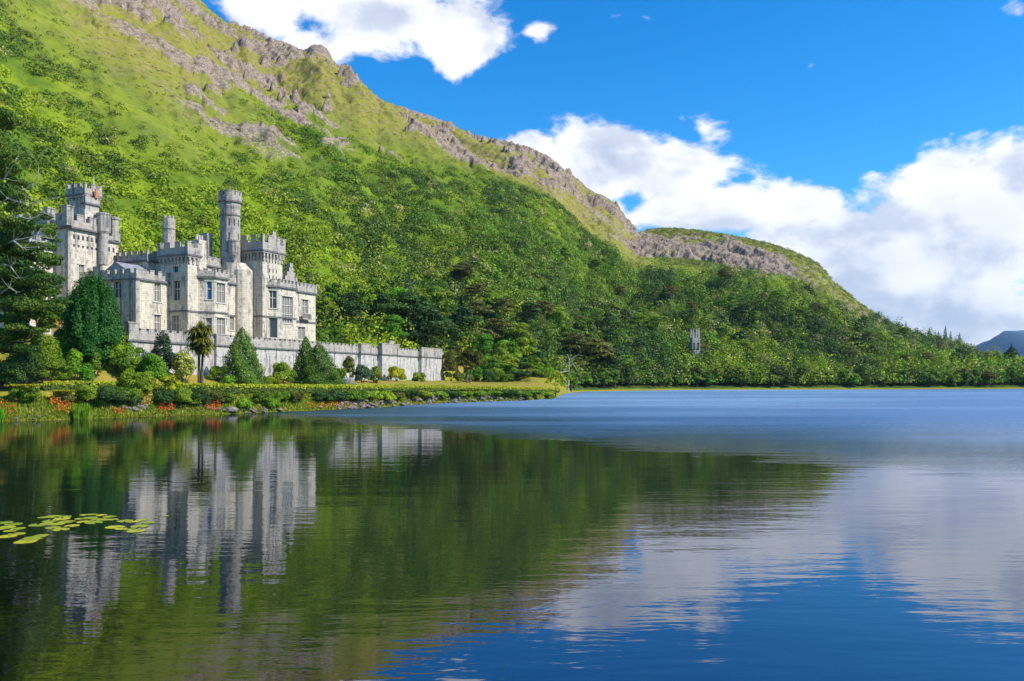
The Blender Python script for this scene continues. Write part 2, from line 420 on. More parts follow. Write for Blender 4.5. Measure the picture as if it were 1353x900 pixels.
def mat_ground():
    m, t = new_mat('hillside_and_lawn')
    pos = t.add('ShaderNodeNewGeometry').outputs['Position']
    rock = t.add('ShaderNodeAttribute', attribute_name='rock').outputs['Fac']
    tan = t.add('ShaderNodeAttribute', attribute_name='heath').outputs['Fac']
    hill = t.add('ShaderNodeAttribute', attribute_name='hill').outputs['Fac']
    z = t.add('ShaderNodeSeparateXYZ', i={0: pos}).outputs[2]
    n1 = t.noise(pos, 0.045, 6, 0.6); n2 = t.noise(pos, 0.35, 6, 0.65); n3 = t.noise(pos, 1.4, 4, 0.6); n4 = t.noise(pos, 0.16, 5, 0.6)
    g = t.mix(t.step(n1, .35, .65), (0.075, 0.14, 0.010), (0.19, 0.25, 0.010))
    g = t.mix(t.math('MULTIPLY', t.step(n2, .45, .7), .6), g, (0.035, 0.07, 0.010))
    ol = t.mix(t.step(n2, .35, .65), (0.30, 0.22, 0.085), (0.18, 0.165, 0.035))
    ol = t.mix(t.step(n4, .44, .60), ol, (0.24, 0.26, 0.014))
    g = t.mix(tan, g, ol)
    rk = t.mix(t.step(n3, .3, .7), (0.14, 0.10, 0.075), (0.43, 0.335, 0.255))
    rk = t.mix(t.math('MULTIPLY', t.step(n2, .5, .62), .7), rk, (0.10, 0.075, 0.062))
    rock = t.step(t.math('ADD', rock, t.math('MULTIPLY_ADD', n3, .8, t.math('MULTIPLY_ADD', n2, .6, -.70))), .42, .62)
    g = t.mix(rock, g, rk)
    lawn = t.mix(t.step(t.noise(pos, 0.12, 5, .6), .35, .62), (0.25, 0.27, 0.014), (0.34, 0.235, 0.05))
    lawn = t.mix(t.math('MULTIPLY', t.step(t.noise(pos, 1.1, 5, .7), .4, .7), .5), lawn, (0.15, 0.19, 0.012))
    g = t.mix(t.add('ShaderNodeAttribute', attribute_name='wood_floor').outputs['Fac'], g, (0.045, 0.06, 0.014))  # darker ground across the foot of the far wood
    g = t.mix(t.math('MULTIPLY', t.step(n4, .50, .64), t.math('MULTIPLY', tan, .55)), g, (0.20, 0.13, 0.06))
    c = t.mix(hill, lawn, g)
    mud = t.mix(t.step(n3, .35, .65), (0.030, 0.020, 0.008), (0.075, 0.055, 0.020))
    c = t.mix(t.step(z, -0.25, 0.25), mud, c)
    b = t.add('ShaderNodeBump', i={'Strength': 0.8, 'Distance': 0.6, 'Height': t.math('ADD', n2, t.math('MULTIPLY', n3, .5))})
    p = principled(t, Base_Color=c, Roughness=0.95, Specular_IOR_Level=0.1, Normal=b.outputs[0])
    t.l.new(p.outputs[0], t.out.inputs[0]); return m
M['ground'] = mat_ground()
me = mesh_np('ground', np.stack([GX, GY, GZ], -1).reshape(-1, 3), faces, M['ground'], smooth=True,
             attrs={'rock': (rockmask * onhill).ravel(), 'heath': (tanmask * onhill).ravel(), 'hill': onhill.ravel(), 'wood_floor': (sstep(600, 720, GP) * sstep(.35, .12, np.where(GY > KY[:, 6:7], GT, 0)) * sstep(.8, 4, GY - KY[:, 1:2]) * .85).ravel()})
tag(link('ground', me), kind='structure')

# lake bed: shallow and stony by the viewer's bank, deeper out in the lake
bx = np.concatenate([np.linspace(-3000, -60, 14, endpoint=False), np.linspace(-60, 60, 120, endpoint=False), np.linspace(60, 3000, 14)])
by = np.concatenate([np.linspace(-900, -20, 8, endpoint=False), np.linspace(-20, 60, 100, endpoint=False), np.linspace(60, 1600, 16)])
BX, BY = np.meshgrid(bx, by, indexing='ij')
BZ = -0.35 - 2.6 * sstep(3, 34, BY + 0.30 * BX) + (fbm(BX / 1.1, BY / 1.1, 4) - .5) * .25
BZ = np.where(BY < 1.0, BZ + sstep(1.0, -6.0, BY) * 2.2, BZ)
bi = np.arange(BX.size).reshape(BX.shape)
bf = np.stack([bi[:-1, :-1], bi[1:, :-1], bi[1:, 1:], bi[:-1, 1:]], -1).reshape(-1, 4)
m, t = new_mat('lake_bed'); pos = t.add('ShaderNodeNewGeometry').outputs['Position']
vo = t.add('ShaderNodeTexVoronoi', i={0: t.mapping(pos, scale=(1, .8, .4)), 'Scale': 2.3})
c = t.mix(t.step(t.noise(pos, 1.2, 5, .6), .35, .7), (0.22, 0.11, 0.025), (0.50, 0.26, 0.06))
c = t.mix(t.math('MULTIPLY', t.step(vo.outputs['Distance'], .30, .12), t.step(t.noise(pos, .5, 3), .5, .65)), c, (0.42, 0.22, 0.05))
zz = t.add('ShaderNodeSeparateXYZ', i={0: pos}).outputs[2]
c = t.mix(t.step(zz, -2.4, -.9), (0.012, 0.014, 0.004), c)  # deep bed darkened by colour, standing in for light lost in the water
p = principled(t, Base_Color=c, Roughness=.9, Specular_IOR_Level=0.1); t.l.new(p.outputs[0], t.out.inputs[0])
tag(link('lake_bed', mesh_np('lake_bed', np.stack([BX, BY, BZ], -1).reshape(-1, 3), bf, m, smooth=True)), kind='structure')

# ------------------------------------------------------------------ lake
def mat_water():
    m, t = new_mat('lake_water')
    pos = t.add('ShaderNodeNewGeometry').outputs['Position']
    se = t.add('ShaderNodeSeparateXYZ', i={0: pos}); x, y = se.outputs[0], se.outputs[1]
    # breeze roughens the open lake beyond the sheltered inlet
    drv = (t.math('ADD', t.math('MULTIPLY_ADD', x, 1.15, y), t.math('MULTIPLY', t.noise(t.mapping(pos, rot=(0, 0, R(-14)), scale=(.10, .42, 0)), 1.0, 6, .7), 30.0)))
    wind = t.math('DIVIDE', t.math('SUBTRACT', drv, 80.0), t.math('MULTIPLY_ADD', t.math('MAXIMUM', t.math('SUBTRACT', x, 6.0), 0.0), 3.0, 13.0), clamp=True)
    patch = t.noise(t.mapping(pos, scale=(.008, .045, 0)), 1.0, 5, .65)
    rip = t.noise(t.mapping(pos, rot=(0, 0, R(-12)), scale=(.55, 2.1, 0)), 1.0, 3, .5)
    rip2 = t.noise(t.mapping(pos, rot=(0, 0, R(20)), scale=(1.6, 5.0, 0)), 1.0, 2, .5)
    swell = t.noise(t.mapping(pos, rot=(0, 0, R(-25)), scale=(.09, .45, 0)), 1.0, 2, .5)
    chop = t.noise(t.mapping(pos, rot=(0, 0, R(10)), scale=(2.2, 4.0, 0)), 1.0, 3, .6)
    calm = t.math('ADD', t.math('MULTIPLY', rip, 0.0065), t.math('ADD', t.math('MULTIPLY', rip2, 0.0022), t.math('MULTIPLY', swell, 0.017)))
    hgt = t.math('ADD', calm, t.math('MULTIPLY', t.math('MULTIPLY', chop, wind), 0.16))
    b = t.add('ShaderNodeBump', i={'Strength': 1.0, 'Distance': 1.0, 'Height': hgt})
    far_ = t.step(t.math('MULTIPLY_ADD', x, 1.15, y), 70, 170, .26, .60)
    rough = t.math('ADD', 0.012, t.math('MULTIPLY', wind, t.math('ADD', far_, t.step(patch, .35, .65, -.10, .12))))
    fr = t.add('ShaderNodeFresnel', i={'IOR': t.math('MULTIPLY_ADD', wind, .2, 2.7), 'Normal': b.outputs[0]})
    gl = t.add('ShaderNodeBsdfGlossy', i={0: t.mix(wind, (0.84, 0.87, 1.0), (0.52, 0.78, 1.0)), 'Roughness': rough, 'Normal': b.outputs[0]})
    trn = t.add('ShaderNodeBsdfTransparent', i={0: (0.75, 0.60, 0.30, 1)})
    body = t.add('ShaderNodeBsdfDiffuse', i={0: (0.008, 0.014, 0.006, 1)})
    deep = t.step(t.math('ADD', y, t.math('MULTIPLY', x, .45)), 7, 24, .0, 1.0)
    inner = t.add('ShaderNodeMixShader', i={0: deep, 1: trn.outputs[0], 2: body.outputs[0]})
    mxs = t.add('ShaderNodeMixShader', i={0: fr.outputs[0], 1: inner.outputs[0], 2: gl.outputs[0]})
    t.l.new(mxs.outputs[0], t.out.inputs[0]); return m
M['water'] = mat_water()
wb = MB(); wb.face([(-3000, -900, 0), (3000, -900, 0), (3000, 1600, 0), (-3000, 1600, 0)])
tag(wb.build('lake_water', M['water']), kind='structure')

# far mountain beyond the end of the lake
fx = np.linspace(900, 5200, 160); fy = np.linspace(3400, 5400, 60)
FX, FY = np.meshgrid(fx, fy, indexing='ij')
prof = np.interp(CX + F * FX / 4200, [900, 1285, 1300, 1315, 1330, 1345, 1360, 1400, 1450, 1560, 1800, 2000], [0, 0, 150, 216, 250, 252, 262, 330, 300, 220, 260, 60])
FZ = prof * np.clip(1 - np.abs(FY - 4200) / 1000, 0, 1) ** .8 + (fbm(FX / 160, FY / 160, 5) - .5) * 50 * sstep(0, 80, prof) - 3
fi = np.arange(FX.size).reshape(FX.shape)
ff = np.stack([fi[:-1, :-1], fi[1:, :-1], fi[1:, 1:], fi[:-1, 1:]], -1).reshape(-1, 4)
M['far'] = mat_simple('hazy_far_moor', (0.05, 0.10, 0.16), (0.07, 0.13, 0.19), 0.01, .95, .2, .05)  # blue of the haze is put into the moor colour too
tag(link('hills', mesh_np('hills', np.stack([FX, FY, FZ], -1).reshape(-1, 3), ff, M['far'], smooth=True)), kind='structure')

# ------------------------------------------------------------------ castle (local x along the front, local -y out towards the lake)
P0X, P0Y = -62.3, 132.0
UX, UY = 0.4005, 0.9163
c_ang = math.atan2(UY, UX)
def Uof(px, v): s = (px - CX) / F; return (s * P0Y - P0X - v * (UY + UX * s)) / (UX - UY * s)
def Vof(px, u): s = (px - CX) / F; return (s * P0Y - P0X + u * (UY * s - UX)) / (UY + UX * s)
def Yuv(u, v): return P0Y + UY * u - UX * v
def Zat(py, u, v): return CAM_H + (HY - py) / F * Yuv(u, v)
def hit(px, a, b):
    """distance along the wall a->b (points u,v) at which the sight line px meets it"""
    s = (px - CX) / F
    def g(p): X = P0X + UX * p[0] + UY * p[1]; Y = Yuv(*p); return X - s * Y
    ga, gb = g(a), g(b); k = ga / (ga - gb)
    return k * math.hypot(b[0] - a[0], b[1] - a[1]), Yuv(a[0] + (b[0] - a[0]) * k, a[1] + (b[1] - a[1]) * k)
castle = empty('castle', (P0X, P0Y, 0), c_ang)
tag(castle, 'pale grey gothic castle with battlements and tall turrets at the mountain foot', 'castle')
def loc(poly): return [(p[0], -p[1]) for p in poly]
def offs(poly, d):
    """offset outline (local coordinates, counter-clockwise seen from above) outwards by d"""
    n = len(poly); A = sum(poly[i][0] * poly[(i + 1) % n][1] - poly[(i + 1) % n][0] * poly[i][1] for i in range(n))
    sg = 1 if A > 0 else -1; out = []
    for i in range(n):
        p0, p1, p2 = poly[i - 1], poly[i], poly[(i + 1) % n]
        d1 = Vector((p1[0] - p0[0], p1[1] - p0[1])).normalized(); d2 = Vector((p2[0] - p1[0], p2[1] - p1[1])).normalized()
        n1 = Vector((d1.y, -d1.x)) * sg; n2 = Vector((d2.y, -d2.x)) * sg
        b = (n1 + n2); b = b / max(b.length_squared, .2) * 2 * d
        out.append((p1[0] + b.x, p1[1] + b.y))
    return out
def wall_seg(mb, a, b, z0, z1, ops):
    """one wall with real openings; ops: (a0,a1,zb,zt); reveal 0.35 m deep"""
    L = math.hypot(b[0] - a[0], b[1] - a[1]); d = ((b[0] - a[0]) / L, (b[1] - a[1]) / L)
    nn = (-d[1], d[0])                                  # inwards (outline runs clockwise in u,v seen from above -> see caller)
    pt = lambda q, z, dep=0: (a[0] + d[0] * q + nn[0] * dep, -(a[1] + d[1] * q + nn[1] * dep), z)
    xs = sorted({0, L, *[o[0] for o in ops], *[o[1] for o in ops]}); zs = sorted({z0, z1, *[o[2] for o in ops], *[o[3] for o in ops]})
    for i in range(len(xs) - 1):
        for j in range(len(zs) - 1):
            cx_, cz_ = (xs[i] + xs[i + 1]) / 2, (zs[j] + zs[j + 1]) / 2
            if any(o[0] < cx_ < o[1] and o[2] < cz_ < o[3] for o in ops): continue
            mb.face([pt(xs[i], zs[j]), pt(xs[i + 1], zs[j]), pt(xs[i + 1], zs[j + 1]), pt(xs[i], zs[j + 1])])
    for o in ops:
        q0, q1, za, zb = o
        for (e, f) in (((q0, za), (q1, za)), ((q1, za), (q1, zb)), ((q1, zb), (q0, zb)), ((q0, zb), (q0, za))):
            mb.face([pt(e[0], e[1]), pt(e[0], e[1], .35), pt(f[0], f[1], .35), pt(f[0], f[1])])
    return pt
def window(a, b, o, nx=2, nz=2, glass='glass', frame=True, label=None):
    L = math.hypot(b[0] - a[0], b[1] - a[1]); d = ((b[0] - a[0]) / L, (b[1] - a[1]) / L); nn = (-d[1], d[0])
    def bx(mb, q0, q1, za, zb, d0, d1):
        f = lambda q, dep, z: (a[0] + d[0] * q + nn[0] * dep, -(a[1] + d[1] * q + nn[1] * dep), z)
        mb.hexa([f(q0, d0, za), f(q1, d0, za), f(q1, d1, za), f(q0, d1, za), f(q0, d0, zb), f(q1, d0, zb), f(q1, d1, zb), f(q0, d1, zb)])
    q0, q1, za, zb = o; w = MB()
    t = .12
    if frame:                                           # raised surround, hood and sill
        bx(w, q0 - .22, q0, za, zb, -.06, .1); bx(w, q1, q1 + .22, za, zb, -.06, .1)
        bx(w, q0 - .34, q1 + .34, zb, zb + .2, -.14, .1); bx(w, q0 - .3, q1 + .3, za - .2, za, -.12, .1)
    for k in range(nx + 1):
        c = q0 + (q1 - q0) * k / nx; c = min(max(c, q0 + t / 2), q1 - t / 2); bx(w, c - t / 2, c + t / 2, za, zb, .14, .26)
    for k in range(1, nz):
        c = za + (zb - za) * (k / nz if nz != 2 else .58); bx(w, q0 + t, q1 - t, c - t / 2, c + t / 2, .146, .254)
    wo = w.build('window', M['mullion'], castle)
    g = MB(); bx(g, q0 + .001, q1 - .001, za + .001, zb - .001, .27, .34); g.build('pane', M[glass], wo)
def ringgrp(mb, outer, inner, z0, z1, frs, mat=None):
    """battlement blocks: pieces of the ring between fractions along each side"""
    n = len(outer)
    for i in range(n):
        j = (i + 1) % n
        for (f0, f1) in frs[i]:
            lp = lambda A, B, f: (A[0] + (B[0] - A[0]) * f, A[1] + (B[1] - A[1]) * f)
            o0, o1 = lp(outer[i], outer[j], f0), lp(outer[i], outer[j], f1); i0, i1 = lp(inner[i], inner[j], f0), lp(inner[i], inner[j], f1)
            mb.hexa([(*o0, z0), (*o1, z0), (*i1, z0), (*i0, z0), (*o0, z1), (*o1, z1), (*i1, z1), (*i0, z1)])
def battlement(parent, poly, z, h, spacing=1.9, proud=.22, corbel=0.0, th=.45, crest=.55, turrets=0.0, mat='trim'):
    """string course, parapet wall, merlons with coping caps; optional corbel row below"""
    lp = loc(poly); out = offs(lp, proud); inn = offs(lp, proud - th)
    s = MB(); s.ring(offs(lp, proud + .14), inn, z - .16, z + .14); s.build('string_course', M['string'], parent)
    m_ = MB(); zc = z + .14 + (h - .14) * crest
    m_.ring(out, inn, z + .14, zc)
    frs = []
    for i in range(len(lp)):
        j = (i + 1) % len(lp); L = math.dist(out[i], out[j]); k = max(1, round(L / spacing)); half = .27 * L / k / L
        fr = [(0, half)] + [(q / k - half, q / k + half) for q in range(1, k)] + [(1 - half, 1)]
        if L < 1.3: fr = [(.0, .42), (.58, 1)] if L > .9 else [(0.25, .75)]
        frs.append(fr)
    ringgrp(m_, out, inn, zc, z + h - .14, frs)
    ringgrp(m_, offs(lp, proud + .07), offs(lp, proud - th - .07), z + h - .14, z + h, frs)
    if turrets:                                         # taller corner blocks
        for p in out:
            for (r, za, zb) in ((.62, z + .146, z + h + turrets), (.72, z + h + turrets, z + h + turrets + .2)):
                m_.box(p[0] - r, p[0] + r, p[1] - r, p[1] + r, za, zb)
    m_.build('parapet', M[mat], parent)
    if corbel:
        c_ = MB(); c_.ring(out, offs(lp, -.05), z - .42, z - .162)
        for i in range(len(lp)):
            j = (i + 1) % len(lp); L = math.dist(lp[i], lp[j]); k = max(2, round(L / .75))
            fr = [((q + .5) / k - .17 / L, (q + .5) / k + .17 / L) for q in range(k)]
            a_ = [[] for _ in lp]; a_[i] = fr
            ringgrp(c_, offs(lp, proud - .02), offs(lp, -.05), z - corbel * .6, z - .422, a_)
            ringgrp(c_, offs(lp, proud * .55), offs(lp, -.05), z - corbel, z - corbel * .6 - .002, a_)
        c_.build('corbel_table', M['trim'], parent)
def block(name, poly, z0, z1, ops=None, mat='wall', label=None, roof=True):
    """poly in (u,v) such that the building lies on the side (-dy,dx) of every edge"""
    mb = MB(); n = len(poly); ops = ops or {}
    for i in range(n): wall_seg(mb, poly[i], poly[(i + 1) % n], z0, z1, [o[:4] for o in ops.get(i, [])])
    if roof: mb.face([(p[0], -p[1], z1 - .01) for p in poly])
    o = mb.build(name, M[mat], castle)
    if label: o['label'] = label
    for i in ops:
        for q in ops[i]:
            window(poly[i], poly[(i + 1) % n], q[:4], *q[4:])
    return o
def opn(poly, i, pxl, pxr, yt, yb, *rest):
    a, b = poly[i], poly[(i + 1) % len(poly)]
    (q0, Y0), (q1, Y1) = hit(pxl, a, b), hit(pxr, a, b); q0, q1 = sorted((q0, q1)); Ym = (Y0 + Y1) / 2
    return (q0, q1, CAM_H + (HY - yb) / F * Ym, CAM_H + (HY - yt) / F * Ym, *rest)
def rect(u0, u1, v0, v1): return [(u1, v1), (u1, v0), (u0, v0), (u0, v1)]      # edges: 0 far end, 1 back, 2 left end, 3 front
# orientation check: the interior must lie at (-dy,dx) of edge 3 (u0,v1)->(u1,v1): d=(1,0) -> (0,1) = outwards, so run it the other way
def rect(u0, u1, v0, v1): return [(u0, v1), (u0, v0), (u1, v0), (u1, v1)]      # edges: 0 left end, 1 back, 2 far end, 3 front (u1->u0)
FLOOR = 10.6
# -- west wing
A = rect(0, 9.5, -12, 0)
wing = block('wing', A, FLOOR, 21.3, {3: [opn(A, 3, 203.5, 212, 374, 398.5, 2, 2, 'glass_pale'), opn(A, 3, 203.5, 212, 416, 440, 2, 2, 'glass_pale')],
                                        0: [opn(A, 0, 151, 161, 372, 393, 2, 2, 'glass'), opn(A, 0, 151, 161, 416, 436, 2, 2, 'glass')]})
battlement(wing, A, 21.3, 1.75, 1.75)
pl = MB(); pl.box(-.25, .55, -.2, .7, FLOOR, 21.1); pl.box(-.3, .0 - .003, 1.3, 2.6, FLOOR, 21.1)
pl.build('buttress', M['trim'], wing)
dp = MB(); dp.tube([(-.45, 3.0, FLOOR), (-.45, 3.0, 20.9)], [.09, .09]); dp.build('drainpipe', M['pipe'], castle)
# -- middle square tower
uB = Uof(223.5, 0); vB = Vof(248, uB); B = rect(uB, Uof(262, vB), -2.0, vB)
tw = block('tower', B, FLOOR, 26.0, {0: [opn(B, 0, 229, 236, 352, 360, 1, 1, 'glass'), opn(B, 0, 229.5, 238, 371, 397, 2, 2, 'glass'), opn(B, 0, 228, 237, 417, 440, 2, 2, 'glass_pale')]})
battlement(tw, B, 26.0, 2.3, 2.2, proud=.38, corbel=1.5)
# -- centre range behind the bay
uE = uB + .112 * 136.5; vE = vB + 2.95
C_ = rect(B[2][0] - .01, uE - .5, -6, 3.4)
ctr = block('range', C_, FLOOR, 22.3, {3: [opn(C_, 3, 303, 309, 418, 436, 1, 2, 'glass_pale'), opn(C_, 3, 314, 318, 386, 400, 1, 1, 'glass'), opn(C_, 3, 312, 317, 424, 440, 1, 1, 'glass')]})
battlement(ctr, C_, 22.3, 1.6, 1.6)
C2 = rect(uB + 1.2, uB + 10.8, -8, 1.0)
up = block('upper_storey', C2, 22.0, 25.3); battlement(up, C2, 25.3, 1.7, 1.35)
# canted bay with tall windows
ub = Uof(283.5, 6.3); uc = Uof(300.5, 6.3)
ua = Uof(260, vB - .2); bay = [(ub, 6.3), (ua, vB - .2), (ua + 1, 3.3), (uc + 1.6, 3.3), (uc + 1.5, vB - .4), (uc, 6.3)]
bay = [(ua, vB - .2), (ua, 3.3), (uc + 1.7, 3.3), (uc + 1.7, vB - .4), (uc, 6.3), (ub, 6.3)]      # edges: 5 canted left, 4 front
bo = block('bay', bay, FLOOR, 22.5, {5: [opn(bay, 5, 273, 280, 372, 395.5, 1, 2, 'glass_blue'), opn(bay, 5, 272, 280, 420, 440, 1, 2, 'glass_pale')],
                                  4: [opn(bay, 4, 286, 297, 374, 400, 3, 2, 'glass_pale'), opn(bay, 4, 286, 297, 420, 442, 3, 2, 'glass_pale')]})
battlement(bo, bay, 22.5, 1.5, 1.3)
s = MB(); s.ring(offs(loc(bay), .18), offs(loc(bay), -.05), 16.25, 16.5); s.build('string_course', M['string'], bo)
for q, ow in ((B, tw), (C_, ctr)):
    s = MB(); s.ring(offs(loc(q), .14), offs(loc(q), -.05), 16.2, 16.5); s.build('string_course', M['string'], ow)
# -- big tower on the right
vE0 = Vof(318, uE); E = rect(uE, Uof(373, vE), vE - 8, vE)
et = block('tower', E, FLOOR, 28.8, {0: [opn(E, 0, 323, 331, 427, 446, 2, 1, 'glass')]})
battlement(et, E, 28.8, 3.0, 2.3, proud=.42, corbel=1.9, crest=.5)
s = MB(); s.ring(offs(loc(E), .14), offs(loc(E), -.05), 16.3, 16.6); s.build('string_course', M['string'], et)
g = MB(); L_ = E[2][0] - E[0][0]; g.prism([(uE + L_ * .38, -vE - .45), (uE + L_ * .62, -vE - .45), (uE + L_ * .62, -vE), (uE + L_ * .38, -vE)], 29, 32.1)
g.box(uE + L_ * .42, uE + L_ * .58, -vE - .44, -vE - .01, 32.1, 32.7); g.build('parapet_gable', M['trim'], et)
for r_ in range(2):
    for k in range(3):
        uu = uE + L_ * (.32 + .17 * k); zc = 24.9 - r_ * 1.25
        lo = MB(); lo.box(uu, uu + .28, -vE - .02, -vE + .1, zc, zc + .7); lo.build('arrow_slit', M['pipe'], et)
# -- tall round turret and its hanging companion
def ngon(cu, cv, r, n=12, a0=0.13): return [(cu + r * math.cos(a0 - 2 * math.pi * k / n), cv + r * math.sin(a0 - 2 * math.pi * k / n)) for k in range(n)]
uD = 19.8; vD = 1.6; YD = Yuv(uD, vD); rD = 12.8 * YD / F
zD = lambda py: CAM_H + (HY - py) * YD / F
D1 = ngon(uD, vD, rD); Dh = ngon(uD, vD, rD * 1.1)
tt = MB(); tt.prism(loc(D1), 20, zD(278)); tt.prism(loc(D1), zD(278), zD(274), loc(Dh)); tt.prism(loc(Dh), zD(274), zD(268))
dt = tt.build('turret', M['trim'], castle); dt['label'] = 'tall slim round turret'
battlement(dt, Dh, zD(268), zD(254) - zD(268), .8, proud=.12, crest=.55, th=.35)
s = MB(); s.ring(offs(loc(D1), .12), offs(loc(D1), -.1), zD(286.5), zD(285)); s.build('string_course', M['string'], dt)
for k in (7, 8, 9, 10):
    p, q = D1[k], D1[(k + 1) % 12]; mu, mv = (p[0] + q[0]) / 2, (p[1] + q[1]) / 2; r2 = math.hypot(mu - uD, mv - vD)
    du, dv = (mu - uD) / r2, (mv - vD) / r2
    for (za, zb) in ((zD(300), zD(291)), (zD(340), zD(333))) if k % 2 == 0 else ((zD(300), zD(291)), (zD(318), zD(309))):
        f = lambda a_, b_, z: (mu + du * b_ - dv * a_, -(mv + dv * b_ + du * a_), z)
        sl = MB(); sl.hexa([f(-.13, -.1, za), f(.13, -.1, za), f(.13, .02, za), f(-.13, .02, za), f(-.13, -.1, zb), f(.13, -.1, zb), f(.13, .02, zb), f(-.13, .02, zb)]); sl.build('arrow_slit', M['pipe'], dt)
cu, cv = Uof(309, vD + 1.7), vD + 1.7; r_ = .95
ct = MB(); o1 = loc(ngon(cu, cv, r_, 10)); ct.prism(loc(ngon(cu, cv, .25, 10)), zD(346), zD(339), loc(ngon(cu, cv, r_ * .8, 10))); ct.prism(loc(ngon(cu, cv, r_ * .8, 10)), zD(339), zD(335), o1); ct.prism(o1, zD(335), zD(321))
ct.prism(loc(ngon(cu, cv, r_ * 1.12, 10)), zD(321), zD(319.5)); ct.build('hanging_turret', M['trim'], castle)
st = MB(); st.prism(loc(ngon(uD + 1.3, vD + 1.7, 2.0, 14)), FLOOR, 25.0); st.prism(loc(ngon(uD + 1.3, vD + 1.7, 2.0, 14)), 25.0, 26.4, loc(ngon(uD + 1.0, vD + 1.2, 1.2, 14))); st.build('stair_turret', M['wall'], castle)
fl = MB()
for k, (dx, dy, hh) in enumerate(((.6, .3, 2.6), (-.2, -.6, 2.0), (.9, -.9, 1.6))):
    fl.tube([(uD + dx, -vD + dy, zD(268)), (uD + dx, -vD + dy, zD(254) + hh)], [.05, .03], 4)
fl.build('antenna', M['pipe'], castle)
# -- right-hand bay with the great window and porch
vF = vE + 1.2; f0 = Uof(369.5, vF); f1 = Uof(391, vF)
bay2 = [(Uof(352, vE - .2), vE - .2), (Uof(352, vE - .2), vE - 4), (f1 + 1.6, vE - 4), (f1 + 1.6, vE - 1.2), (f1, vF), (f0, vF)]
zF = lambda py, px=370: CAM_H + (HY - py) / F * Yuv(f0, vF)
b2 = block('bay', bay2, FLOOR, zF(379), {5: [opn(bay2, 5, 355.5, 364, 384, 406, 2, 2, 'glass')] if False else [opn(bay2, 5, 355, 365.5, 384, 407, 2, 2, 'glass'), opn(bay2, 5, 354, 366.5, 420, 446, 1, 1, 'glass')],
                                      4: [opn(bay2, 4, 372.5, 386.5, 392, 427, 4, 3, 'glass_pale')]})
battlement(b2, bay2, zF(379), zF(370) - zF(379) + .2, 1.1)
s = MB(); s.ring(offs(loc(bay2), .16), offs(loc(bay2), -.05), 16.3, 16.55) ; s.ring(offs(loc(bay2), .10), offs(loc(bay2), -.05), FLOOR + 1.6, FLOOR + 1.75); s.build('string_course', M['string'], b2)
# -- end range
vG = vB; G = rect(uE + 5, Uof(417, vG), -6, vG)
gr = block('range', G, FLOOR, 22.6, {3: [opn(G, 3, 399, 407, 396, 417, 2, 2, 'glass_pale'), opn(G, 3, 393.5, 403, 432, 448, 2, 1, 'glass_pale')]})
battlement(gr, G, 22.6, 1.9, 1.3)
s = MB(); s.ring(offs(loc(G), .16), offs(loc(G), -.05), 16.3, 16.6); s.build('string_course', M['string'], gr)
bl = MB(); q0, q1 = Uof(395.5, vG), Uof(407.5, vG); bl.box(q0, q1, -vG - .9, -vG - .161, 16.9, 17.15)
for k in range(9): c = q0 + .1 + (q1 - q0 - .2) * k / 8; bl.box(c - .07, c + .07, -vG - .85, -vG - .7, 17.15, 18.0)
bl.box(q0, q1, -vG - .9, -vG - .65, 18.0, 18.15); bl.build('balcony', M['trim'], castle)
# stepped chimney gable behind the end range
def stepped(name, u0, u1, v, zb, zt, n=4, th=.8, mat='trim', flip=False):
    mb = MB(); w = (u1 - u0) / 2 / n
    for k in range(n):
        mb.box(u0 + w * k * (0 if flip else 1), u1 - w * k, -v - th / 2, -v + th / 2, zb + (zt - zb) * k / n + (0 if k else -3), zb + (zt - zb) * (k + 1) / n)
    mb.box((u0 + u1) / 2 - .45, (u0 + u1) / 2 + .45, -v - .45, -v + .45, zt, zt + .9)
    return mb.build(name, M[mat], castle)
gu = Uof(374, 4); stepped('stepped_gable', gu, gu + 6.5, 3.0, 22.8, 27.4, 5)
stepped('stepped_gable', Uof(292, -2), Uof(292, -2) + 5, 0.0, 24, 27.2, 4)
# -- big rear tower on the left
uH = Uof(90, -12); H_ = rect(uH, Uof(134, -12), Vof(69, uH), -12.0)
ht = block('tower', H_, FLOOR, 30.2, {3: [opn(H_, 3, 104, 111, 350, 372, 2, 2, 'glass_pale')]})
battlement(ht, H_, 30.2, 2.4, 2.3, proud=.40, corbel=0, crest=.5, turrets=.9)
for k in range(6):
    u_ = uH + .9 + k * (H_[2][0] - uH - 1.3) / 6
    for za, zb in ((28.4, 29.15), (27.1, 27.5)): wn = MB(); wn.box(u_, u_ + .38, 12 - .03, 12.2, za, zb); wn.build('arrow_slit', M['pipe'], ht)
# quoin strip on the near corner
qs = MB()
for k in range(24): qs.box(uH - .05, uH + (.75 if k % 2 else .45), 12 - .55 if k % 2 else 12 - .05, 12.9, FLOOR + k * .8, FLOOR + k * .8 + .79) if False else qs.box(uH - .06, uH + (.8 if k % 2 else .5), 12 - .06 , 12 + (.5 if k % 2 else .8), FLOOR + k * .8, FLOOR + k * .8 + .785)
qs.build('quoins', M['trim'], ht)
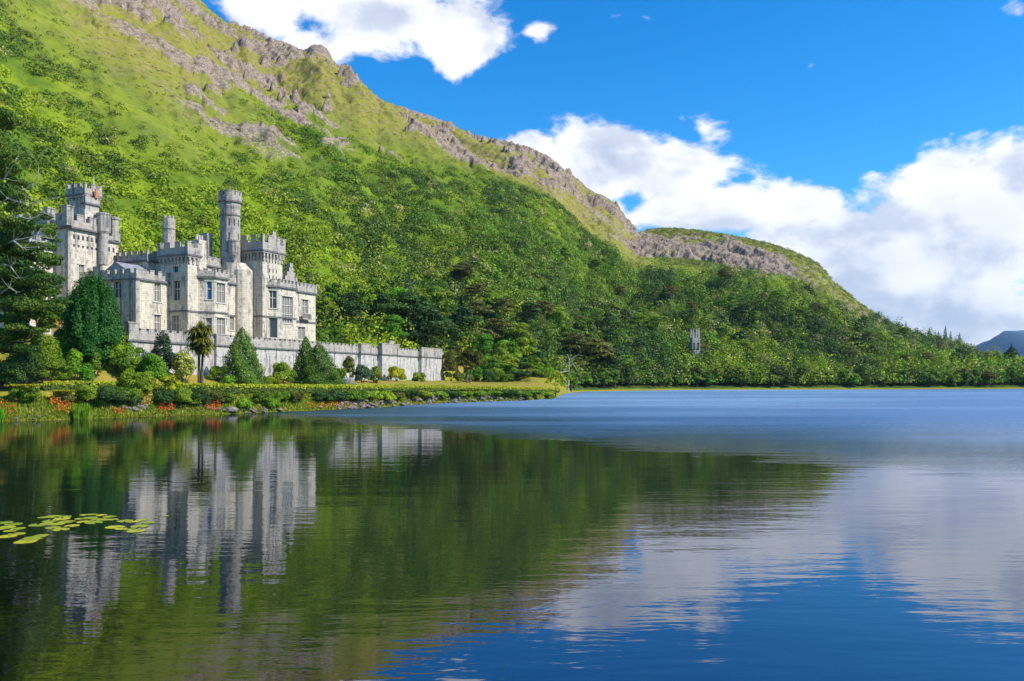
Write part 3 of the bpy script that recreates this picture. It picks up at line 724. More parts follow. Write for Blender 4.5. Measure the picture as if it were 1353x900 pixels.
# corner turret and narrow face beside it
ut = Uof(136.5, -11.3); T = ngon(ut, -11.3, .78, 10)
tb = MB(); zz_ = lambda py: Zat(py, ut, -11.3)
tb.prism(loc(T), zz_(350), zz_(310)); tb.prism(loc(T), zz_(310), zz_(306), loc(ngon(ut, -11.3, 1.05, 10))); tb.prism(loc(ngon(ut, -11.3, 1.05, 10)), zz_(306), zz_(284)); tb.prism(loc(ngon(ut, -11.3, 1.15, 10)), zz_(284), zz_(282))
tb.build('turret', M['trim'], castle)
N_ = rect(ut + .4, Uof(156.5, -12.4), -18, -12.4)
nt = block('tower', N_, FLOOR, 29.2); battlement(nt, N_, 29.2, 1.6, 1.6, crest=.5)
nb = MB(); un = Uof(152.5, -12.3)
nb.prism(loc(ngon(un, -12.6, .8, 10)), 29.4, 33.2); nb.prism(loc(ngon(un, -12.6, .95, 10)), 33.2, 33.6); nb.build('turret', M['trim'], castle)
for k in range(2): wn = MB(); wn.box(un - 1.4 + k * .9, un - 1.05 + k * .9, 12.4 - .03, 12.6, 27.3, 28.1); wn.build('arrow_slit', M['pipe'], nt)
# small square tower standing on the big one
u2 = Uof(90.5, -14); K = rect(u2, Uof(124, -13.2), Vof(90.5, u2) - .01, -13.2)
uK = Uof(112.5, -13.6); K = rect(uK, Uof(131, -13.6), Vof(91, uK), -13.6)
kt = block('upper_tower', K, 29, Zat(256.5, K[0][0], -13.6)); battlement(kt, K, Zat(256.5, K[0][0], -13.6), 1.95, 1.7, proud=.3, corbel=.9, crest=.5)
K2 = rect(Uof(113, -12.9), Uof(131, -12.9), -13.59, -12.9)
k2 = block('stair_head', K2, 29, Zat(267, K2[0][0], -12.9), mat='trim'); battlement(k2, K2, Zat(268, K2[0][0], -12.9), 1.4, 2.5, proud=.12, crest=.8)
K3 = rect(Uof(111, -12.6), Uof(131, -12.6), -12.895, -12.4)
k3 = block('chimney_stack', K3, 29, Zat(276, K3[0][0], -12.4), mat='wall')
po = MB(); pu, pv = Uof(127, -12.7), -12.7; po.tube([(pu, -pv, Zat(262, pu, pv)), (pu, -pv, Zat(250, pu, pv))], [.28, .22], 10); po.build('chimney_pot', M['terracotta'], castle)
fp = MB(); pu = Uof(124, -14); fp.tube([(pu, 14, 33), (pu, 14, Zat(233, pu, -14))], [.07, .05], 6); fp.build('flagpole', M['white'], castle)
# low battlemented range at the far left behind the trees
Lf = rect(uH - 4.5, uH - .01, Vof(50, uH) - 4, -15.2)
lw = block('wing', Lf, FLOOR, Zat(330, uH, -16)); battlement(lw, Lf, Zat(330, uH, -16), 1.8, 1.9)
L2 = rect(uH + .3, uH + 4.5, -27, H_[1][1] - .01)
l2 = block('tower', L2, FLOOR, 31.2); battlement(l2, L2, 31.2, 2.1, 2.2, crest=.5)
# connecting range, lead roof and chimney in the middle
I1 = rect(3.0, 6.3, -18, -6.0)
mr = block('range', rect(6.3, 13.5, -20, -4.5), 15, 25.4); battlement(mr, rect(6.3, 13.5, -20, -4.5), 25.4, 1.8, 1.5)
m2 = block('range', rect(7.0, 8.6, -12.5, -12.1), 15, 26.0)
rf = MB(); rf.face([(1, 1.2, 21.9), (9, 1.2, 21.9), (9, 6.0, 24.6), (1, 6.0, 24.6)]); rf.face([(1, 6.0, 24.6), (9, 6.0, 24.6), (9, 11, 21.9), (1, 11, 21.9)]); rf.face([(1, 1.2, 21.9), (1, 6, 24.6), (1, 11, 21.9)]); rf.face([(9, 1.2, 21.9), (9, 11, 21.9), (9, 6, 24.6)])
rf.build('roof', M['lead'], castle)
cu = Uof(223, -1.6); Yc = Yuv(cu, -1.6); zc_ = lambda py: CAM_H + (HY - py) * Yc / F
ch = MB(); ch.prism(loc(ngon(cu, -1.6, .98, 8)), 21, zc_(303)); ch.prism(loc(ngon(cu, -1.6, 1.12, 8)), zc_(303), zc_(301)); ch.prism(loc(ngon(cu, -1.6, .98, 8)), zc_(301), zc_(289)); 
for k in range(6): p = ngon(cu, -1.6, .72, 6)[k]; ch.prism(loc(ngon(p[0], p[1], .26, 6)), zc_(289), zc_(286))
cs = ch.build('chimney_stack', M['trim'], castle)
cb = MB(); cb.box(cu + .42, cu + 1.02, 1.6 - .55, 1.6 + .55, 21, zc_(289.5)); cb.build('brick_face', M['brick'], cs)
ch2 = MB(); cu = Uof(261, 2); ch2.box(cu - .9, cu + .9, -3.2, -1.6, 24, Zat(318, cu, 2)); 
for k in range(3): ch2.prism(loc(ngon(cu - .6 + .6 * k, 2.4, .22, 8)), Zat(318, cu, 2), Zat(311, cu, 2))
ch2.build('chimney_stack', M['wall'], castle)
ch3 = MB(); ch3.box(uD - 2.6, uD - 1.3, 1.5, 3.2, 20, zD(309)); ch3.build('chimney_stack', M['trim'], castle)
# stepped gable end left of the wing, porch door
sg = MB()
for k in range(4): sg.box(-.35, .0 - .004, 5.2 + k * .9, 9.8, 21.0 + k * .7, 21.7 + k * .7 - .003)
sg.build('stepped_gable', M['trim'], castle)
# ------------------------------------------------------------------ terrace wall
def TW(k, off=0.0):                                   # point on the wall line; off > 0 towards the lake
    dx, dy = 35.2 / 108.3, 102.4 / 108.3
    return (-54 + 35.2 * k + dy * off, 114 + 102.4 * k - dx * off)
twall = empty('terrace_wall', (*TW(0), 0)); tag(twall, 'long battlemented stone retaining wall of the castle terrace above the lawn', 'wall')
def tw_build(mb, name, mat, parent):
    mb.v = [(q[0] - TW(0)[0], q[1] - TW(0)[1], q[2]) for q in mb.v]
    return mb.build(name, M[mat], parent)
def twz(py, k): return CAM_H + (HY - py) / F * TW(k)[1]
def kof(px, off=0.0):
    s = (px - CX) / F
    lo_, hi_ = -.5, 1.6
    for _ in range(50):
        md = (lo_ + hi_) / 2; X, Y = TW(md, off)
        if X / Y < s: lo_ = md
        else: hi_ = md
    return lo_
zs = 10.2; ztop = 12.0
def seg(mb, k0, k1, o0, o1, z0, z1):
    a, b, c, d = TW(k0, o0), TW(k1, o0), TW(k1, o1), TW(k0, o1)
    mb.hexa([(*a, z0), (*b, z0), (*c, z0), (*d, z0), (*a, z1), (*b, z1), (*c, z1), (*d, z1)])
kA, kZ = kof(172), kof(584)
body = MB(); seg(body, kA, kZ, .4, -.6, 1.5, zs - .2)
tb_ = tw_build(body, 'wall', 'terrace', twall)
sc_ = MB(); seg(sc_, kA - .002, kZ + .002, .62, -.6, zs - .2, zs + .1)
par = MB(); seg(par, kA, kZ, .45, .05, zs + .1, ztop - .35)
k = kA
while k < kZ - .01:
    seg(par, k, k + .0084, .45, .05, ztop - .35, ztop - .12); seg(par, k - .0006, k + .009, .5, 0, ztop - .12, ztop); k += .0141
pier = MB()
for (xa, xb, extra, out) in ((170, 183, .75, 1.1), (286, 300, .05, .9), (477, 490, .35, 1.1), (505, 527, .75, 1.6), (557, 584, .6, 1.3)):
    ka, kb = kof(xa, out), kof(xb, out)
    seg(pier, ka, kb, out, .401, 1.0, zs - .202); seg(sc_, ka - .003, kb + .003, out + .2, .622, zs - .2, zs + .1)
    seg(par, ka, kb, out + .04, .5001, zs + .1, ztop + extra - .2); seg(par, ka - .002, kb + .002, out + .12, .44, ztop + extra - .2, ztop + extra)
ka = kof(517, 1.6); seg(par, ka, ka + .02, 1.2, .6, ztop + .75, ztop + 1.5)
tw_build(sc_, 'string_course', 'string', tb_); tw_build(par, 'parapet', 'trim', twall); tw_build(pier, 'pier', 'terrace', twall)
# return wall at the far end

# ------------------------------------------------------------------ foliage builders
def leafquads(Pn, N, S, rs, aspect=1.0):
    n = len(Pn); S = np.broadcast_to(S, (n,))[:, None]
    N = N / np.maximum(np.linalg.norm(N, axis=1, keepdims=True), 1e-6)
    t = rs.normal(size=(n, 3)); t -= (t * N).sum(1, keepdims=True) * N; t /= np.maximum(np.linalg.norm(t, axis=1, keepdims=True), 1e-6)
    b = np.cross(N, t)
    j = lambda: rs.uniform(.6, 1.15, (n, 1))
    V = np.stack([Pn - t * S * .5 * j(), Pn - b * S * .5 * aspect * j(), Pn + t * S * .5 * j(), Pn + b * S * .5 * aspect * j()], 1).reshape(-1, 3)
    return V, np.arange(4 * n).reshape(n, 4)
def sph(n, rs, zmin=-.5):
    d = rs.normal(size=(int(n * 2.2) + 8, 3)); d /= np.linalg.norm(d, axis=1, keepdims=True); d = d[d[:, 2] > zmin]
    while len(d) < n: d = np.concatenate([d, d])
    return d[:n]
def lobes_cloud(lobes, leaf, cover, rs, jit=.55, zmin=-.35):
    """lobes [(x,y,z,rx,ry,rz)] -> positions, normals"""
    Ps, Ns, Ls = [], [], []
    for li, (x, y, z, rx, ry, rz) in enumerate(lobes):
        n = max(6, int(cover * 4 * math.pi * ((rx * ry + rx * rz + ry * rz) / 3) / leaf ** 2))
        d = sph(n, rs, zmin); rr = rs.uniform(.72, 1.05, (n, 1))
        Ps.append(np.array([x, y, z]) + d * rr * np.array([rx, ry, rz])); Ns.append(d + rs.normal(size=(n, 3)) * jit); Ls.append(np.full(n, li))
    return np.concatenate(Ps), np.concatenate(Ns), np.concatenate(Ls)
def mixcol(cols, f, rs, jitter=.12):
    cols = np.array(cols); k = len(cols) - 1; x = np.clip(f, 0, .9999) * k; i = x.astype(int); u = (x - i)[:, None]
    c = cols[i] * (1 - u) + cols[np.minimum(i + 1, k)] * u
    return c * rs.uniform(1 - jitter, 1 + jitter, (len(f), 1))
PAL = {'mid': [(.07, .14, .008), (.14, .24, .012), (.26, .36, .016)], 'dark': [(.020, .055, .012), (.045, .10, .016), (.085, .16, .020)],
       'lime': [(.12, .19, .008), (.24, .33, .012), (.38, .45, .02)], 'olive': [(.08, .085, .014), (.16, .16, .022), (.24, .23, .04)],
       'yellow': [(.22, .24, .03), (.42, .40, .07), (.60, .55, .16)], 'blue': [(.02, .05, .022), (.05, .095, .04), (.11, .16, .08)],
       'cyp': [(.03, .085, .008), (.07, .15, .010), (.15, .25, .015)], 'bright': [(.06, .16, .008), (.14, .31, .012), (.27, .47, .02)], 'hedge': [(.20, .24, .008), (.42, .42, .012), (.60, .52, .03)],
       'palm': [(.10, .12, .012), (.26, .27, .02), (.48, .42, .06)], 'brown': [(.05, .035, .015), (.10, .07, .03), (.16, .12, .05)]}
def crown_mesh(name, lobes, leaf, cover, pal, seed, jit=.55, zmin=-.35, aspect=.8):
    rs = np.random.default_rng(seed)
    Pn, N, L = lobes_cloud(lobes, leaf, cover, rs, jit, zmin)
    f = rs.random(len(lobes))[L] * .55 + rs.random(len(Pn)) * .45
    V, Fc = leafquads(Pn, N, leaf * rs.uniform(.7, 1.3, len(Pn)), rs, aspect)
    return mesh_np(name, V, Fc, M['leaf'], mixcol(PAL[pal] if isinstance(pal, str) else pal, f, rs))
def broad_lobes(H, Wd, n, seed, base=.28, flat=1.0):
    """lobes filling an uneven crown of height H (from base*H) and width Wd"""
    rs = np.random.default_rng(seed); out = [(0, 0, H * (.5 + base / 2), Wd * .26, Wd * .26, H * (1 - base) * .36)]
    for k in range(n):
        a = rs.uniform(0, 2 * math.pi); u = rs.uniform(0, 1) ** .8; z = H * (base + .08 + (1 - base - .16) * u)
        prof = math.sin(math.pi * min(1, .18 + .80 * u)) ** .7
        rr = Wd * .5 * prof * rs.uniform(.45, .85); r = Wd * rs.uniform(.10, .20)
        out.append((rr * math.cos(a), rr * math.sin(a), z, r, r, r * rs.uniform(.55, .85) * flat))
    return out
def trunk_mb(H, r, seed, lean=0.0, limbs=5, spread=.3, top=.75):
    rs = random.Random(seed); mb = MB(); pts = []; x = y = 0
    for k in range(6):
        t = k / 5; pts.append((x + lean * H * t, y, H * top * t - .4)); x += rs.uniform(-.02, .02) * H; y += rs.uniform(-.02, .02) * H
    mb.tube(pts, [r * (1.25 - .95 * k / 5) for k in range(6)], 7)
    for k in range(limbs):
        p = Vector(pts[2 + k % 4]); a = rs.uniform(0, 6.28); l = H * spread * rs.uniform(.6, 1.1)
        mb.tube([p, p + Vector((math.cos(a) * l * .5, math.sin(a) * l * .5, l * .35)), p + Vector((math.cos(a) * l, math.sin(a) * l, l * .6))], [r * .45, r * .3, r * .12], 5)
    return mb
def conifer_mesh(name, H, Wd, leaf, cover, pal, seed, droop=.25, tiers=0, power=.9, base=.08):
    rs = np.random.default_rng(seed)
    n = int(cover * math.pi * Wd / 2 * math.hypot(H, Wd / 2) / leaf ** 2)
    h = 1 - np.sqrt(rs.random(n)); a = rs.uniform(0, 2 * np.pi, n)
    lobe = 1 + .13 * np.sin(a * 5 + h * 9) + .10 * np.sin(a * 3 - h * 23)
    if tiers: lobe = lobe * (.72 + .38 * np.abs(((h * tiers) % 1) - 1) )
    rr = Wd / 2 * (1 - h) ** power * lobe * rs.uniform(.72, 1.05, n)
    z = H * (base + (1 - base) * h) - droop * rr * .4
    Pn = np.stack([rr * np.cos(a), rr * np.sin(a), z], 1)
    N = np.stack([np.cos(a), np.sin(a), np.full(n, .5)], 1) + rs.normal(size=(n, 3)) * .5
    V, Fc = leafquads(Pn, N, leaf * rs.uniform(.7, 1.3, n), rs, .7)
    return mesh_np(name, V, Fc, M['leaf'], mixcol(PAL[pal], rs.random(n) * .6 + .4 * ((np.sin(a * 5 + h * 9) + 1) / 2), rs))
def blades_mesh(name, heads, n, length, width, pal, seed, droop=.5, mat='leaf', up=0.1):
    """spiky heads of long narrow leaves, each two bent strips"""
    rs = np.random.default_rng(seed); Vs, Fs, cs = [], [], []; b = 0
    for (x, y, z, s) in heads:
        d = sph(n, rs, -.45); d[:, 2] += up; d /= np.linalg.norm(d, axis=1, keepdims=True)
        l = length * s * rs.uniform(.7, 1.1, (n, 1)); side = np.cross(d, [0, 0, 1.0]); side /= np.maximum(np.linalg.norm(side, axis=1, keepdims=True), 1e-5); side *= width / 2
        c = np.array([x, y, z]); m_ = c + d * l * .55; e = c + d * l - np.array([0, 0, 1]) * l * droop * .5
        V = np.stack([c - side * .6 + 0 * d, c + side * .6 + 0 * d, m_ + side, m_ - side, e + side * .25, e - side * .25], 1).reshape(-1, 3)
        i = np.arange(n)[:, None] * 6 + b
        Fs += [np.concatenate([i, i + 1, i + 2, i + 3], 1), np.concatenate([i + 3, i + 2, i + 4, i + 5], 1)]
        cc = mixcol(PAL[pal], rs.random(n), rs); cs += [cc, cc]; Vs.append(V); b += 6 * n
    return mesh_np(name, np.concatenate(Vs), np.concatenate(Fs), M[mat], np.concatenate(cs))

def plant(name, label, cat, px, Y, meshes, group=None, rz=None, sc=(1, 1, 1), z=None):
    """meshes: [(part name, mesh)]; one mesh alone is the thing itself"""
    X = (px - CX) / F * Y; zz = (gz(px, Y) if z is None else z) - .08
    r_ = random.uniform(0, 6.28) if rz is None else rz
    if len(meshes) == 1: o = link(name, meshes[0][1]); o.location = (X, Y, zz); o.rotation_euler = (0, 0, r_)
    else:
        o = empty(name, (X, Y, zz), r_)
        for pn, me_ in meshes: link(pn, me_, o)
    o.scale = sc; tag(o, label, cat, group); return o
def H_at(px, Y, ytop): return CAM_H + (HY - ytop) / F * Y - gz(px, Y)

# ------------------------------------------------------------------ scrub that covers the mountain
def scatter_hill(n, seed, t0=0, t1=1.02, px0=-60, px1=1420):
    rs = np.random.default_rng(seed)
    px = rs.uniform(px0, px1, n * 3); ky, kz = knots(px)
    u = rs.random(n * 3); Y0, Y1 = ky[:, 6] - 6, ky[:, 7] + 4
    Y = np.sqrt(Y0 ** 2 + u * (Y1 ** 2 - Y0 ** 2)); X = (px - CX) / F * Y
    w = (Y1 ** 2 - Y0 ** 2); keep = rs.random(n * 3) < w / w.max()
    return px[keep][:n], X[keep][:n], Y[keep][:n], rs
HC = {'lime': (.30, .37, .008), 'green': (.125, .22, .008), 'dark': (.045, .10, .010), 'olive': (.25, .23, .04), 'deep': (.032, .085, .014), 'straw': (.45, .37, .15)}
def hill_colour(X, Y, t, rs):
    a = X * .70 + Y * .715; b = -X * .715 + Y * .70
    p1 = fbm(a / 60, b / 45 + 3, 4); p2 = fbm(X / 22 + 9, Y / 30, 3); p3 = fbm(a / 38 + 40, t * 9, 4)
    r1 = rs.random(len(X))
    c = np.tile(np.array(HC['green']), (len(X), 1))
    def put(mask, key):
        m_ = np.clip(mask, 0, 1)[:, None]; c[:] = c * (1 - m_) + np.array(HC[key]) * m_
    put(sstep(.44, .60, p1 + (r1 - .5) * .25), 'lime')
    put(sstep(.50, .62, p2 + (rs.random(len(X)) - .5) * .3) * .9, 'dark')
    put(sstep(.62, .72, p3 + (rs.random(len(X)) - .5) * .3) * .8, 'deep')
    put((rs.random(len(X)) < .07) * .8, 'olive'); put((rs.random(len(X)) < .035) * .8, 'straw')
    put(sstep(.5, .8, t + (p3 - .5) * .6) * .65, 'olive')
    return c * rs.uniform(.8, 1.12, (len(X), 1)) * .9
def bush_cloud(px, X, Y, Z, rad, hgt, col, q, rs, leaf):
    n = len(X); d = sph(n * q, rs, -.1).reshape(n, q, 3); rr = rs.uniform(.65, 1.08, (n, q, 1))
    R3 = np.stack([rad, rad, hgt], 1)[:, None, :]
    Pn = np.stack([X, Y, Z], 1)[:, None, :] + d * rr * R3
    N = d / R3 * rad[:, None, None] + rs.normal(size=d.shape) * .32
    s = (leaf[:, None] * rs.uniform(.7, 1.3, (n, q))).ravel()
    V, Fc = leafquads(Pn.reshape(-1, 3), N.reshape(-1, 3), s, rs, .8)
    c = np.repeat(col, q, 0) * rs.uniform(.86, 1.14, (n * q, 1))
    return V, Fc, c
px, X, Y, rs = scatter_hill(38000, 5)
Z, T, _ = ground_z(X, Y, True)
secm = sstep(835, 880, px)
ht_ = T + (fbm((X * .7 + Y * .715) / 110, T * 3.3 + 9, 4) - .5) * .8 + .12
keep = rs.random(len(X)) < np.where(ht_ > .56, np.where(secm > .5, .75, .45), np.where(ht_ > .44, .7, 1.0))
rk = np.interp(T, [0, 1], [0, 0])
keep &= (T < 1.03) & (T > 0) & (outcrop(X, Y, T, px) < .35 + .5 * rs.random(len(X)))
px, X, Y, Z, T, ht_, secm = px[keep], X[keep], Y[keep], Z[keep], T[keep], ht_[keep], secm[keep]
rad = rs.uniform(1.3, 4.2, len(X)) ** 1.0 * (1 - .70 * sstep(.42, .66, ht_) * (1 - .5 * secm)) * (1 + .35 * sstep(.3, 0, T))
hgt = rad * rs.uniform(.55, 1.1, len(X))
col = hill_colour(X, Y, ht_, rs)
near = rad > 1.9
parts = []
for msk, q in ((near, 84), (~near, 20)):
    leaf = np.clip(rad[msk] * (.27 if q > 20 else .5), .45, 1.0)
    parts.append(bush_cloud(px[msk], X[msk], Y[msk], Z[msk] - .2, rad[msk], hgt[msk], col[msk], q, rs, leaf))
V = np.concatenate([p[0] for p in parts]); Fc = np.concatenate([parts[0][1], parts[1][1] + len(parts[0][0])]); cc = np.concatenate([p[2] for p in parts])
tag(link('hillside_scrub', mesh_np('hillside_scrub', V, Fc, M['leaf'], cc)), 'dense green scrub and heather covering the mountainside', 'scrub', kind='stuff')

# ------------------------------------------------------------------ trees of the wood: prototypes
PROTO = {}
def proto(kind, k, H, crown, trunk): PROTO.setdefault(kind, []).append((H, crown, trunk))
for k in range(4):
    pal = ['mid', 'bright', 'lime', 'dark'][k]
    proto('broad', k, 12, crown_mesh('crown', broad_lobes(12, 10, 22, 40 + k, .10), .60, 2.6, pal, 60 + k), trunk_mb(12, .28, k).mesh('trunk', M['bark']))
    proto('pine', k, 14, crown_mesh('crown', [(*l[:3], l[3] * 1.3, l[4] * 1.3, l[5] * .55) for l in broad_lobes(14, 10, 13, 80 + k, .45)], .6, 2.2, ['olive', 'dark', 'mid', 'olive'][k], 90 + k), trunk_mb(14, .24, 20 + k, .03, 7, .28, .85).mesh('trunk', M['red_bark']))
for k in range(3):
    proto('fir', k, 15, conifer_mesh('crown', 15, 5.5, .55, 3.2, ['dark', 'blue', 'dark'][k], 100 + k, tiers=9), trunk_mb(15, .2, 50 + k, limbs=0).mesh('trunk', M['bark']))
LAB = {'broad': ['rounded mid green tree in the wood at the mountain foot', 'rounded bright green tree in the wood at the mountain foot', 'rounded yellow green tree in the wood at the mountain foot', 'rounded dark green tree in the wood at the mountain foot'],
       'pine': ['olive flat topped pine in the wood at the mountain foot', 'dark flat topped pine in the wood at the mountain foot', 'fresh green flat topped pine in the wood at the mountain foot', 'dull olive spreading pine in the wood at the mountain foot'],
       'fir': ['dark pointed fir rising from the wood at the mountain foot', 'bluish pointed fir rising from the wood at the mountain foot', 'narrow dark fir rising from the wood at the mountain foot']}
def wood_tree(kind, k, px, Y, H, wide=1.0, label=None, group=True, z=None):
    h0, cm, tm = PROTO[kind][k]; s = H / h0
    return plant({'broad': 'broadleaf_tree', 'pine': 'pine_tree', 'fir': 'fir_tree'}[kind], label or LAB[kind][k], 'tree', px, Y, [('crown', cm), ('trunk', tm)],
                 group=(LAB[kind][k].replace(' tree ', ' trees ').replace(' fir ', ' firs ').replace(' pine ', ' pines ')) if group else None, sc=(s * wide, s * wide, s), z=z)
# behind the terrace and along the near shore: (column, distance, top row, kind, variant, width factor)
near_trees = [(432, 222, 392, 'broad', 2, 1.1), (448, 216, 425, 'broad', 1, 1.0), (462, 226, 385, 'broad', 3, 1.1), (478, 238, 372, 'broad', 0, 1.0), (486, 228, 420, 'broad', 0, 1.1), (505, 240, 388, 'broad', 3, 1.1),
              (520, 232, 415, 'broad', 1, 1.2), (528, 250, 378, 'broad', 1, 1.1), (548, 246, 386, 'broad', 3, 1.3), (566, 240, 408, 'broad', 3, 1.3), (578, 262, 375, 'broad', 0, 1.0), (590, 250, 420, 'broad', 3, 1.2),
              (610, 262, 405, 'broad', 3, 1.2), (628, 272, 395, 'pine', 0, 1.2), (600, 236, 450, 'broad', 3, 1.0), (640, 250, 440, 'broad', 1, 1.1), (655, 262, 418, 'pine', 3, 1.2), (662, 240, 458, 'broad', 2, 1.1),
              (676, 268, 432, 'broad', 1, 1.2), (690, 252, 445, 'broad', 2, 1.2), (706, 262, 458, 'broad', 2, 1.1), (698, 300, 405, 'pine', 0, 1.3), (718, 300, 395, 'pine', 3, 1.3), (742, 330, 412, 'pine', 0, 1.2), (722, 340, 380, 'broad', 0, 1.0),
              (650, 290, 385, 'broad', 0, 1.2), (672, 300, 392, 'pine', 0, 1.2), (726, 250, 478, 'broad', 0, .9), (500, 262, 365, 'broad', 0, 1.0), (540, 280, 352, 'fir', 1, 1.2), (440, 238, 372, 'broad', 0, 1.0), (612, 300, 372, 'fir', 0, 1.2),
              (645, 222, 470, 'broad', 1, 1.5), (660, 224, 474, 'broad', 0, 1.5), (672, 226, 468, 'broad', 2, 1.4), (684, 228, 476, 'broad', 3, 1.5), (696, 230, 470, 'broad', 0, 1.4), (708, 232, 478, 'broad', 2, 1.4), (718, 236, 474, 'broad', 1, 1.3), (668, 250, 448, 'broad', 1, 1.3), (632, 232, 468, 'broad', 3, 1.3), (740, 285, 470, 'broad', 3, 1.3), (700, 255, 455, 'broad', 3, 1.3), (683, 262, 425, 'broad', 2, 1.2),
              (760, 294, 436, 'pine', 0, 1.3), (778, 296, 442, 'pine', 3, 1.3), (790, 302, 452, 'pine', 0, 1.4), (806, 306, 458, 'pine', 1, 1.2), (768, 318, 418, 'broad', 0, 1.2), (815, 320, 455, 'broad', 3, 1.2), (752, 300, 430, 'broad', 0, 1.1)]
for (px_, Y_, yt_, kd, kk, wd) in near_trees:
    wood_tree(kd, kk, px_, Y_, max(5, H_at(px_, Y_, yt_)), wd)
# the rest of the countable trees: low slopes and far shore
rs = np.random.default_rng(21); cnt = 0
spots = []
while len(spots) < 250:
    p_ = rs.uniform(745, 1420); ky, kz = knots(np.array([p_])); r0, ft, y1 = ky[0, 1], ky[0, 6], ky[0, 7]
    if len(spots) < 130: Y_ = r0 + rs.uniform(3, 12)
    else: Y_ = r0 + 14 + (y1 - r0) * .30 * rs.random()
    spots.append((p_, Y_))
spots += [(rs.uniform(560, 745), rs.uniform(275, 330)) for _ in range(10)]
for (p_, Y_) in spots:
    front = rs.random()
    kd = 'broad' if front < .56 else ('pine' if front < .86 else 'fir')
    kk = int(rs.integers(0, 4 if kd != 'fir' else 3)); H = {'broad': rs.uniform(5.5, 10), 'pine': rs.uniform(7.5, 12), 'fir': rs.uniform(8, 13)}[kd]
    if cnt < 130: kd = 'broad' if front < .85 else 'pine'; kk = int(rs.integers(0, 4)); H *= .72
    cnt += 1
    if kd == 'broad' and p_ > 1000 and rs.random() < .5: kk = 2; H *= .7
    wood_tree(kd, kk, p_, Y_, H, rs.uniform(.9, 1.35))
# tall firs standing on the ridge at the far end
for (p_, yt_) in ((1168, 417), (1197, 423), (1216, 434), (1228, 432), (1240, 436), (1249, 429), (1256, 436), (1268, 438), (1190, 432), (1236, 440)):
    Y_ = float(tl('ridge', p_)) - 4; wood_tree('fir', 0 if p_ != 1197 else 2, p_, Y_, H_at(p_, Y_, yt_), .9, 'tall dark fir standing against the sky on the far ridge', False)['group'] = 'tall firs on the far ridge'
# the unbroken wood further up
px, X, Y, rs = scatter_hill(9000, 77)
Z, T, _ = ground_z(X, Y, True)
p2 = rs.uniform(735, 1420, 1500); k2, _ = knots(p2); Y2 = k2[:, 1] + 4.5 + (k2[:, 6] - k2[:, 1] - 2) * rs.random(1500); X2 = (p2 - CX) / F * Y2
Z2 = ground_z(X2, Y2); px, X, Y, Z, T = (np.concatenate(q) for q in ((px, p2), (X, X2), (Y, Y2), (Z, Z2), (T, np.full(1500, .01))))
lim = np.interp(px, [0, 430, 760, 900, 1100, 1200, 1420], [.10, .16, .30, .42, .50, .95, 1.0])
keep = (T < lim) & (T > 0) & ((px > 900) | (rs.random(len(px)) < .8)); px, X, Y, Z, T = px[keep], X[keep], Y[keep], Z[keep], T[keep]
rad = rs.uniform(1.7, 4.8, len(X)); hgt = rad * rs.uniform(1.0, 1.8, len(X)); col = hill_colour(X, Y, T * 0, rs) * rs.choice([.5, .8, 1.1, 1.35], len(X))[:, None]
V, Fc, cc = bush_cloud(px, X, Y, Z + hgt * .35, rad, hgt, col, 84, rs, np.full(len(X), .95))
tag(link('far_woodland', mesh_np('far_woodland', V, Fc, M['leaf'], cc)), 'mixed woodland covering the lower mountain slopes', 'woodland', kind='stuff')
print('wood', len(X))

# ------------------------------------------------------------------ garden trees and shrubs, each by itself
def dome_lobes(Wd, H, n, seed, low=.12):
    rs = np.random.default_rng(seed); out = [(0, 0, H * .45, Wd * .36, Wd * .36, H * .45)]
    for k in range(n):
        a = rs.uniform(0, 6.28); u = rs.uniform(low, .80); rr = Wd * .5 * (1 - u ** 2.2) ** .5 * rs.uniform(.6, .85); r = Wd * rs.uniform(.11, .2)
        out.append((rr * math.cos(a), rr * math.sin(a), H * u, r, r, min(r, H * .3) * rs.uniform(.8, 1.1)))
    return out
def stems(H, r, seed, n=5):
    rs = random.Random(seed); mb = MB()
    for k in range(n):
        a = 6.28 * k / n + rs.uniform(-.4, .4); l = H * .5
        mb.tube([(0, 0, -.2), (math.cos(a) * l * .25, math.sin(a) * l * .25, l * .5), (math.cos(a) * l * .6, math.sin(a) * l * .6, l)], [r, r * .7, r * .4], 5)
    return mb.mesh('stem', M['bark'])
